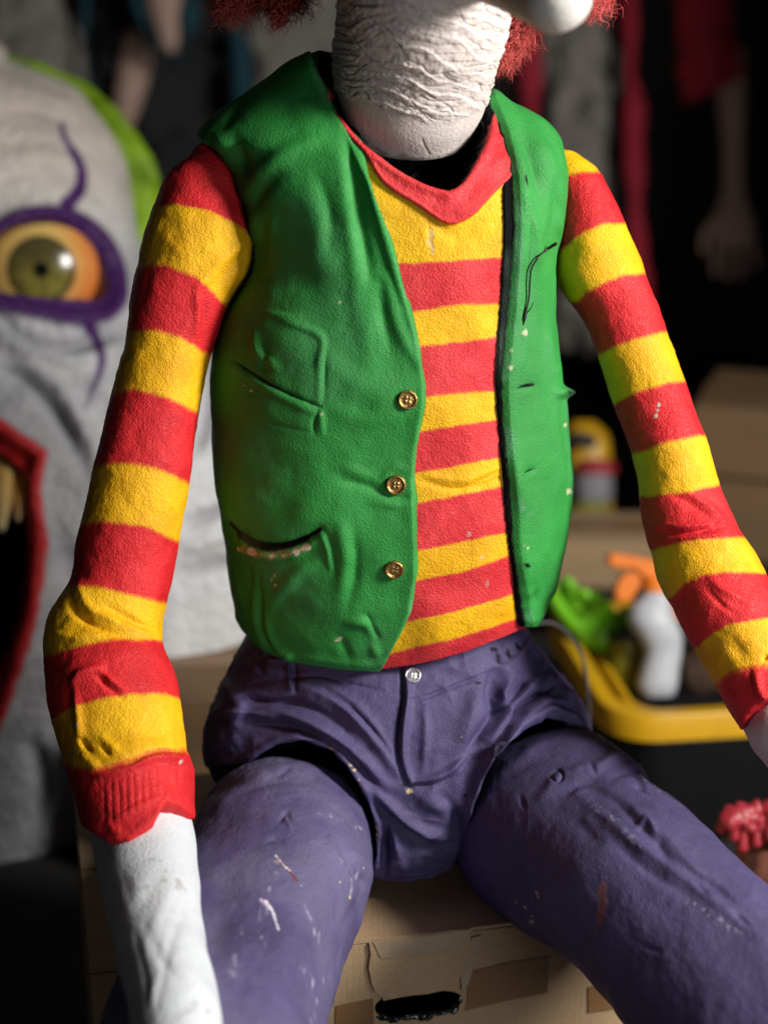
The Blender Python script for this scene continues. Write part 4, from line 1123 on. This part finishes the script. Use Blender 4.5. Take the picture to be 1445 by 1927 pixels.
# ================================================================== tote with yellow rim and the things in it
ZT = .26
Cw = on_z(1150, 1352, ZT); e1 = nrm(np.array([.985, .13, 0])); e2 = np.array([-e1[1], e1[0], 0])
TW, TD = .62, .50
tote = root('storage_tote', 'black plastic storage tote with thick yellow rim beside the right thigh', 'tote', tuple(Cw + e1 * TW / 2 + e2 * TD / 2 - np.array([0, 0, ZT])))
def rrect(inset, z, r=.07, n=14):
    pts = []
    for cx, cy, a0 in ((inset + r, inset + r, math.pi), (TW - inset - r, inset + r, 1.5 * math.pi), (TW - inset - r, TD - inset - r, 0), (inset + r, TD - inset - r, .5 * math.pi)):
        for a in np.linspace(a0, a0 + math.pi / 2, n):
            pts.append(Cw + e1 * (cx + r * math.cos(a)) + e2 * (cy + r * math.sin(a)) + np.array([0, 0, z - ZT]))
    return np.array(pts)
def ringloft(name, rows, mat, par):
    return grid_mesh(name, np.array([rrect(i, z, max(.085 - i * .5, .02)) for i, z in rows]), mat, par)
ringloft('rim', [(.0, ZT - .046), (-.003, ZT - .0455), (-.004, ZT - .0445), (-.004, ZT - .044), (-.003, ZT - .003), (-.0028, ZT - .0025), (-.001, ZT - .0005), (-.0005, ZT), (.0, ZT), (.026, ZT - .001), (.0265, ZT - .0012), (.028, ZT - .003), (.028, ZT - .0035), (.028, ZT - .044), (.02, ZT - .048), (.0, ZT - .046)], M['yellow'], tote)
ringloft('inner_rim', [(.052, ZT - .045), (.050, ZT - .024), (.053, ZT - .020), (.064, ZT - .020), (.067, ZT - .024), (.066, ZT - .045)], M['yellow'], tote)
ringloft('body', [(.3, .002), (.05, .002), (.045, .008), (.012, ZT - .06), (.006, ZT - .05), (.02, ZT - .05), (.024, ZT - .052), (.2, ZT - .052), (.245, ZT - .053)], M['black'], tote)

def lofted(name, rings, mat, par, nF=40, nB=20, nV=40, c0=(.1, 5), c1=(.1, 5), amp=0.0, seed=0):
    G = loft(rings, nF, nB, nV, cap0=c0, cap1=c1)
    if amp: G = lumps(G, gnormals(G), 18, amp, seed)
    return grid_mesh(name, G, mat, par)

sbp = on_z(1236, 1312, ZT - .046); sd_ = (sbp - CAMP) @ FWD
sb = root('spray_bottle', 'white spray bottle with orange trigger standing in the yellow rimmed tote', 'spray bottle', tuple(sbp))
r_ = lambda a, b, c, d, f=.9: (a, b, c, d, sd_, (c - a) / 2 * sd_ / FPX * f, (c - a) / 2 * sd_ / FPX * f, 2.3)
lofted('bottle_body', [r_(1206,1312,1268,1308), r_(1200,1300,1272,1298), r_(1204,1260,1278,1256), r_(1212,1225,1283,1222), r_(1196,1195,1282,1192), r_(1180,1165,1272,1168), r_(1186,1140,1264,1146), r_(1206,1120,1262,1124), r_(1216,1098,1258,1104)], M['white'], sb)
lofted('collar', [r_(1208,1112,1264,1116), r_(1206,1085,1262,1088)], M['orange'], sb)
def pxprism(name, pts, d, thick, mat, par, bevel=.004):
    w_ = [P(x, y, d - thick / 2) for x, y in pts]
    bm_mesh(name, bm_prism(w_, FWD * thick, bevel), mat, par, smooth=False)
pxprism('trigger_head', [(1144,1052),(1150,1040),(1200,1048),(1250,1058),(1290,1076),(1284,1100),(1240,1096),(1216,1090),(1196,1072),(1170,1070),(1148,1066)], sd_, .032, M['orange'], sb)
pxprism('trigger', [(1176,1078),(1204,1078),(1206,1100),(1190,1128),(1168,1136),(1156,1120),(1162,1096)], sd_, .02, M['orange'], sb)

jp = on_z(1130, 1245, ZT - .046); jd = (jp - CAMP) @ FWD
gj = root('lime_glove', 'crumpled lime green rubber glove with dark gaps lying in the tote behind spray bottle', 'glove', tuple(jp))
lofted('palm', [(1072,1190,1120,1150,jd-.02,.035,.03,2.2), (1092,1215,1165,1165,jd-.02,.05,.04,2.4), (1130,1232,1200,1180,jd-.02,.05,.04,2.4), (1160,1244,1216,1205,jd-.02,.04,.04,2.3)], M['lime'], gj, amp=.006, seed=3)
for pts_, w_ in (([(1100,1185),(1068,1165),(1042,1130),(1030,1100)], 20), ([(1105,1175),(1085,1145),(1072,1115),(1068,1098)], 21), ([(1130,1180),(1120,1150),(1105,1125),(1100,1118)], 16), ([(1160,1190),(1150,1160),(1132,1135),(1122,1125)], 18), ([(1180,1200),(1186,1178),(1172,1150)], 15)):
    tp_ = smooth_poly([P(x, y, jd - .03 - .02 * i) for i, (x, y) in enumerate(pts_)], 24)
    tg = tube(tp_, np.interp(np.linspace(0, 1, 24), [0, .7, 1], [1, 1, .8]) * w_ * jd / FPX, 20, flat=.75)
    grid_mesh('finger', lumps(tg, gnormals(tg), 30, .003, 7), M['lime'], gj)

op = on_z(1185, 1290, ZT - .046); od = (op - CAMP) @ FWD
ob = root('olive_tub', 'dull olive plastic tub standing between lime glove and white spray bottle', 'tub', tuple(op))
o2 = lambda a, b, c, d: (a, b, c, d, od + .03, .04, .04, 2.4)
lofted('tub_body', [o2(1150,1292,1212,1290), o2(1146,1250,1214,1248), o2(1150,1206,1206,1206)], M['olive'], ob)
lofted('tub_lid', [o2(1144,1204,1212,1204), o2(1146,1190,1210,1190)], M['black'], ob)

ctp = on_z(1335, 1275, ZT - .046); cdp = (ctp - CAMP) @ FWD
cl = root('rag', 'dark brown crumpled rag in the tote right of the white spray bottle', 'rag', tuple(ctp))
lofted('rag_body', [(1275,1300,1400,1300,cdp-.02,.07,.06,2.3), (1268,1275,1408,1270,cdp,.08,.06,2.3), (1280,1240,1400,1225,cdp+.02,.07,.06,2.3), (1310,1205,1385,1190,cdp+.03,.04,.04,2.2)], mat_plain('brown_rag', (.055, .03, .018), .9, 30, .01, .5), cl, 70, 30, 60, amp=.016, seed=31)
ot = on_z(1268, 1240, ZT - .046); otd = (ot - CAMP) @ FWD + .12
og = root('orange_cap_bottle', 'small dark bottle with orange cap half hidden behind the white spray bottle', 'bottle', tuple(P(1262, 1230, otd)))
o3 = lambda a, b, c, d: (a, b, c, d, otd, .035, .03, 2.2)
lofted('bottle_body', [o3(1225,1232,1300,1232), o3(1224,1190,1301,1190), o3(1234,1165,1292,1165)], M['black'], og)
lofted('cap', [o3(1246,1164,1284,1164), o3(1248,1122,1282,1122)], M['orange'], og)
# thin grey cable arching behind the hip
wpts = smooth_poly([P(1000,1175,2.35), P(1035,1172,2.38), P(1070,1195,2.42), P(1095,1235,2.45), P(1105,1290,2.47), P(1108,1340,2.5), P(1100,1500,2.5), P(1090,1640,2.48)], 60)
cb = grid_mesh('cable', tube(wpts, np.full(60, .0024), 10), mat_plain('grey_cable', (.075, .075, .085), .45), None)
cb['label'] = 'thin grey cable curving down behind the right hip'; cb['category'] = 'cable'

# ================================================================== cartons and bottles further back
def carton(x0, y0, z0, w, d, h, rot, label, mat='carddark', group=None):
    c, s = math.cos(rot), math.sin(rot)
    ex, ey, ez = np.array([c, s, 0]) * w, np.array([-s, c, 0]) * d, np.array([0, 0, h])
    o_ = np.array([x0, y0, z0])
    rt = root('carton', label, 'box', tuple(o_ + ex / 2 + ey / 2), group)
    bm_mesh('carton_body', bm_box(o_, ex, ey, ez * .985, .003), M[mat], rt)
    u, v = ex / w, ey / d
    for k in (0, 1):
        bm_mesh('top_flap', bm_box(o_ + ez * .985 + u * .002 + v * (.002 + k * (d / 2)) + np.array([0, 0, .001]), u * (w - .004), v * (d / 2 - .006), np.array([0, 0, .005]), .001), M[mat], rt)
    bm_mesh('tape_strip', bm_box(o_ + ez * .985 + v * (d / 2 - .025) + np.array([0, 0, .0065]) - u * .001, u * (w + .002), v * .05, np.array([0, 0, .0008]), 0), M['tape'], rt)
    return rt
def at(px, py, d): return P(px, py, d)
q_ = at(312, 1330, 2.62)
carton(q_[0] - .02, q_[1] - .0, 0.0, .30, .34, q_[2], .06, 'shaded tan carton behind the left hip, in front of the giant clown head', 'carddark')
q_ = at(1050, 1020, 3.6)
carton(q_[0] - .02, q_[1], q_[2] - .10, .26, .20, .10, -.05, 'small tan carton lying behind the lime glove', 'card')
q2 = at(1290, 760, 3.7)
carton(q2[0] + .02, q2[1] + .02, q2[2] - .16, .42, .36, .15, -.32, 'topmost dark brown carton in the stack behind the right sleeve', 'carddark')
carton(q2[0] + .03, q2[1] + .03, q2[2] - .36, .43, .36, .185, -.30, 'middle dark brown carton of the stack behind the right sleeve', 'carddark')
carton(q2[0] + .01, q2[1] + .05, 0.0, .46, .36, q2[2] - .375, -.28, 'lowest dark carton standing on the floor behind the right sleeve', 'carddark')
# shelf board that carries the small carton and the bottles
sh = root('shelf', 'low dark shelf behind the clown carrying a tan carton and cleaning bottles', 'shelf', (q_[0] + .2, q_[1] + .1, 0))
zs = q_[2] - .102
bm_mesh('shelf_board', bm_box((q_[0] - .35, q_[1] - .05, zs - .03), (.95, 0, 0), (0, .5, 0), (0, 0, .03), .003), M['black'], sh)
for sx in (-.33, .54):
    for sy in (0, .38):
        bm_mesh('leg', bm_box((q_[0] + sx, q_[1] - .03 + sy, 0), (.03, 0, 0), (0, .03, 0), (0, 0, zs - .031), .002), M['black'], sh)
yd = 3.85
yb = root('yellow_canister', 'yellow canister with red cap and white label on the shelf', 'canister', tuple(at(1108, 1008, yd)))
y2 = lambda a, b, c, d, f=.9: (a, b, c, d, yd, (c - a) / 2 * yd / FPX * f, (c - a) / 2 * yd / FPX * f, 2.3)
lofted('canister_body', [y2(1070,1012,1142,1012), y2(1068,985,1144,985), y2(1070,955,1146,955), y2(1078,945,1142,945)], M['olive'], yb)
lofted('label_band', [y2(1082,944,1150,944), y2(1078,915,1154,915), y2(1082,893,1150,893)], mat_plain('grey_label', (.20, .20, .21), .6), yb)
lofted('cap', [y2(1082,892,1158,892), y2(1080,878,1160,878), y2(1090,866,1152,866)], M['redrub'], yb)
yd2 = 4.0
yj = root('yellow_jug', 'yellow plastic jug with dark handle hole behind the red capped canister', 'jug', tuple(at(1105, 1000, yd2)))
y3 = lambda a, b, c, d, f=.7: (a, b, c, d, yd2, (c - a) / 2 * yd2 / FPX * f, (c - a) / 2 * yd2 / FPX * f, 2.5)
lofted('jug_body', [y3(1060,1000,1150,1000), y3(1058,920,1152,920), y3(1062,850,1148,850), y3(1066,815,1140,815), y3(1075,795,1120,795)], M['yellow'], yj)
hb = smooth_poly([P(1070,845,yd2 - .048), P(1085,825,yd2 - .058), P(1112,830,yd2 - .055)], 16)
grid_mesh('handle_hole', tube(hb, np.full(16, .016), 12), M['black'], yj)

# red lumpy rubber prop at the right edge, on a brown latex limb
rd = 2.3
rp = root('red_prop', 'glossy red lumpy rubber prop lying at right behind the purple knee', 'prop', tuple(at(1400, 1600, rd)))
rt_ = smooth_poly([P(1362,1552,rd), P(1385,1540,rd - .01), P(1415,1545,rd), P(1450,1552,rd), P(1500,1560,rd)], 60)
rg = tube(rt_, np.interp(np.linspace(0, 1, 60), [0, .15, .4, 1], [.006, .014, .020, .024]), 40)
rn = gnormals(rg)
rg = rg + rn * (.012 * np.abs(fbm(rg * 55, 500, 2)))[..., None]
grid_mesh('lumpy_body', rg, M['redrub'], rp)
for a, b, l in ((1400,1565,30),(1384,1560,14),(1425,1568,18)):
    dp = np.array([P(a, b - 10, rd - .012), P(a - 2, b + l * .5, rd - .014), P(a - 3, b + l, rd - .012)])
    grid_mesh('drip', tube(dp, [.005, .006, .008], 12), M['redrub'], rp)
bl = root('latex_limb', 'brownish latex limb lying below the red lumpy prop', 'prop', tuple(at(1440, 1650, 2.35)))
lofted('limb', [(1385,1580,1425,1560,2.4,.03,.03,2.1), (1392,1640,1480,1590,2.36,.05,.05,2.1), (1420,1720,1540,1660,2.3,.05,.05,2.1), (1470,1800,1600,1740,2.25,.05,.05,2.1)], mat_plain('brown_latex', (.20, .075, .05), .4), bl, c0=(.6, 6), c1=(.6, 6), amp=.006, seed=9)

# ================================================================== hanging figures far behind
hd_ = 4.7
def rr(a, b, c, d, dep, f=.8, e=2.1):
    w_ = math.hypot(c - a, d - b) / 2 * dep / FPX * f
    return (a, b, c, d, dep, w_, w_, e)
h1 = root('hanging_puppet', 'grey and teal clothed puppet hanging at upper left behind the giant clown head', 'puppet', tuple(at(180, 300, hd_)))
lofted('coat', [rr(-70,-300,110,-300,hd_), rr(-80,-100,120,-100,hd_), rr(-80,60,135,60,hd_), rr(-90,260,160,260,hd_), rr(-90,420,180,420,hd_)], M['greycloth'], h1, 60, 30, 60, amp=.03, seed=2)
for pts, w_ in (([(146,-200),(158,-40),(160,60),(168,130),(172,190)], 17), ([(240,-220),(248,-60),(262,20),(300,85),(330,112)], 15), ([(352,-220),(356,-20),(354,40),(342,105)], 15)):
    tp_ = smooth_poly([P(x, y, hd_ - .12) for x, y in pts], 40)
    tg = tube(tp_, np.full(40, w_ * hd_ / FPX), 16, flat=.5)
    grid_mesh('teal_sash', lumps(tg, gnormals(tg), 12, .012, 5), M['teal'], h1)
lofted('upper_limb', [rr(262,-200,350,-200,hd_-.1), rr(266,-40,348,-40,hd_-.1), rr(285,40,345,50,hd_-.1), rr(302,84,332,92,hd_-.1)], M['paleskin'], h1, c1=(.7, 6))
lofted('lower_limb', [rr(235,60,285,72,hd_+.1), rr(222,130,282,140,hd_+.1), rr(214,190,262,205,hd_+.1), rr(216,240,244,250,hd_+.1)], M['paleskin'], h1, c0=(.4, 6), c1=(.7, 6))
lofted('dark_coat', [rr(140,-260,440,-260,hd_+.3), rr(130,0,430,0,hd_+.3), rr(150,300,420,300,hd_+.3), rr(180,620,400,620,hd_+.3)], M['darkcloth'], h1, 60, 30, 60, amp=.03, seed=6)

hb_ = 4.9
h3 = root('grey_puppet', 'dim grey robed puppet hanging behind the clown neck, right of the dark coat', 'puppet', tuple(at(520, 250, hb_)))
lofted('robe', [rr(440,-260,640,-260,hb_), rr(430,-40,650,-40,hb_), rr(440,150,660,150,hb_), rr(450,420,680,420,hb_), rr(470,700,690,700,hb_)], M['greycloth'], h3, 60, 30, 60, amp=.04, seed=12)
lofted('blue_sash', [rr(432,60,462,60,hb_-.15), rr(436,130,474,130,hb_-.15), rr(440,240,476,240,hb_-.15)], M['teal'], h3)

hc = 4.6
h2 = root('red_robed_puppet', 'dark red robed puppet with pale hanging hand at upper right behind the clown', 'puppet', tuple(at(1300, 400, hc)))
lofted('leg', [rr(1012,-200,1150,-200,hc+.1), rr(1018,0,1155,0,hc+.1), rr(1026,200,1160,200,hc+.1), rr(1030,420,1166,420,hc+.1), rr(1050,640,1170,640,hc+.1)], M['greycloth'], h2, 60, 30, 60, amp=.03, seed=22)
for pts, w_ in (([(1000,-220),(996,0),(998,180),(1000,330),(1004,430)], 16), ([(1180,-220),(1184,0),(1190,200),(1196,400),(1204,560)], 20)):
    tp_ = smooth_poly([P(x, y, hc - .05) for x, y in pts], 40)
    tg = tube(tp_, np.full(40, w_ * hc / FPX), 16)
    grid_mesh('robe_fold', lumps(tg, gnormals(tg), 9, .014, 25), M['robe'], h2)
lofted('robe_sleeve', [rr(1235,-250,1350,-250,hc-.1), rr(1255,-80,1360,-80,hc-.1), rr(1268,40,1378,30,hc-.1), rr(1278,130,1388,105,hc-.1), rr(1284,192,1396,140,hc-.1)], M['robe'], h2, 60, 30, 60, c1=(.1, 4), amp=.012, seed=26)
lofted('forearm', [rr(1338,100,1400,90,hc-.08), rr(1348,190,1404,190,hc-.08), rr(1358,290,1400,290,hc-.08), rr(1356,360,1402,360,hc-.08), rr(1340,420,1420,420,hc-.08,.45), rr(1338,455,1424,455,hc-.08,.4)], M['paleskin'], h2, c1=(.3, 5))
for pts, w0 in (([(1350,440),(1344,480),(1345,515)], 8.5), ([(1370,450),(1368,495),(1370,522)], 9), ([(1392,450),(1394,492),(1396,518)], 9), ([(1412,445),(1420,480),(1424,500)], 8), ([(1344,415),(1326,440),(1322,470)], 9)):
    tp_ = smooth_poly([P(x, y, hc - .09 - .01 * i) for i, (x, y) in enumerate(pts)], 14)
    grid_mesh('finger', tube(tp_, np.linspace(1, .75, 14) * w0 * hc / FPX, 12), M['paleskin'], h2)
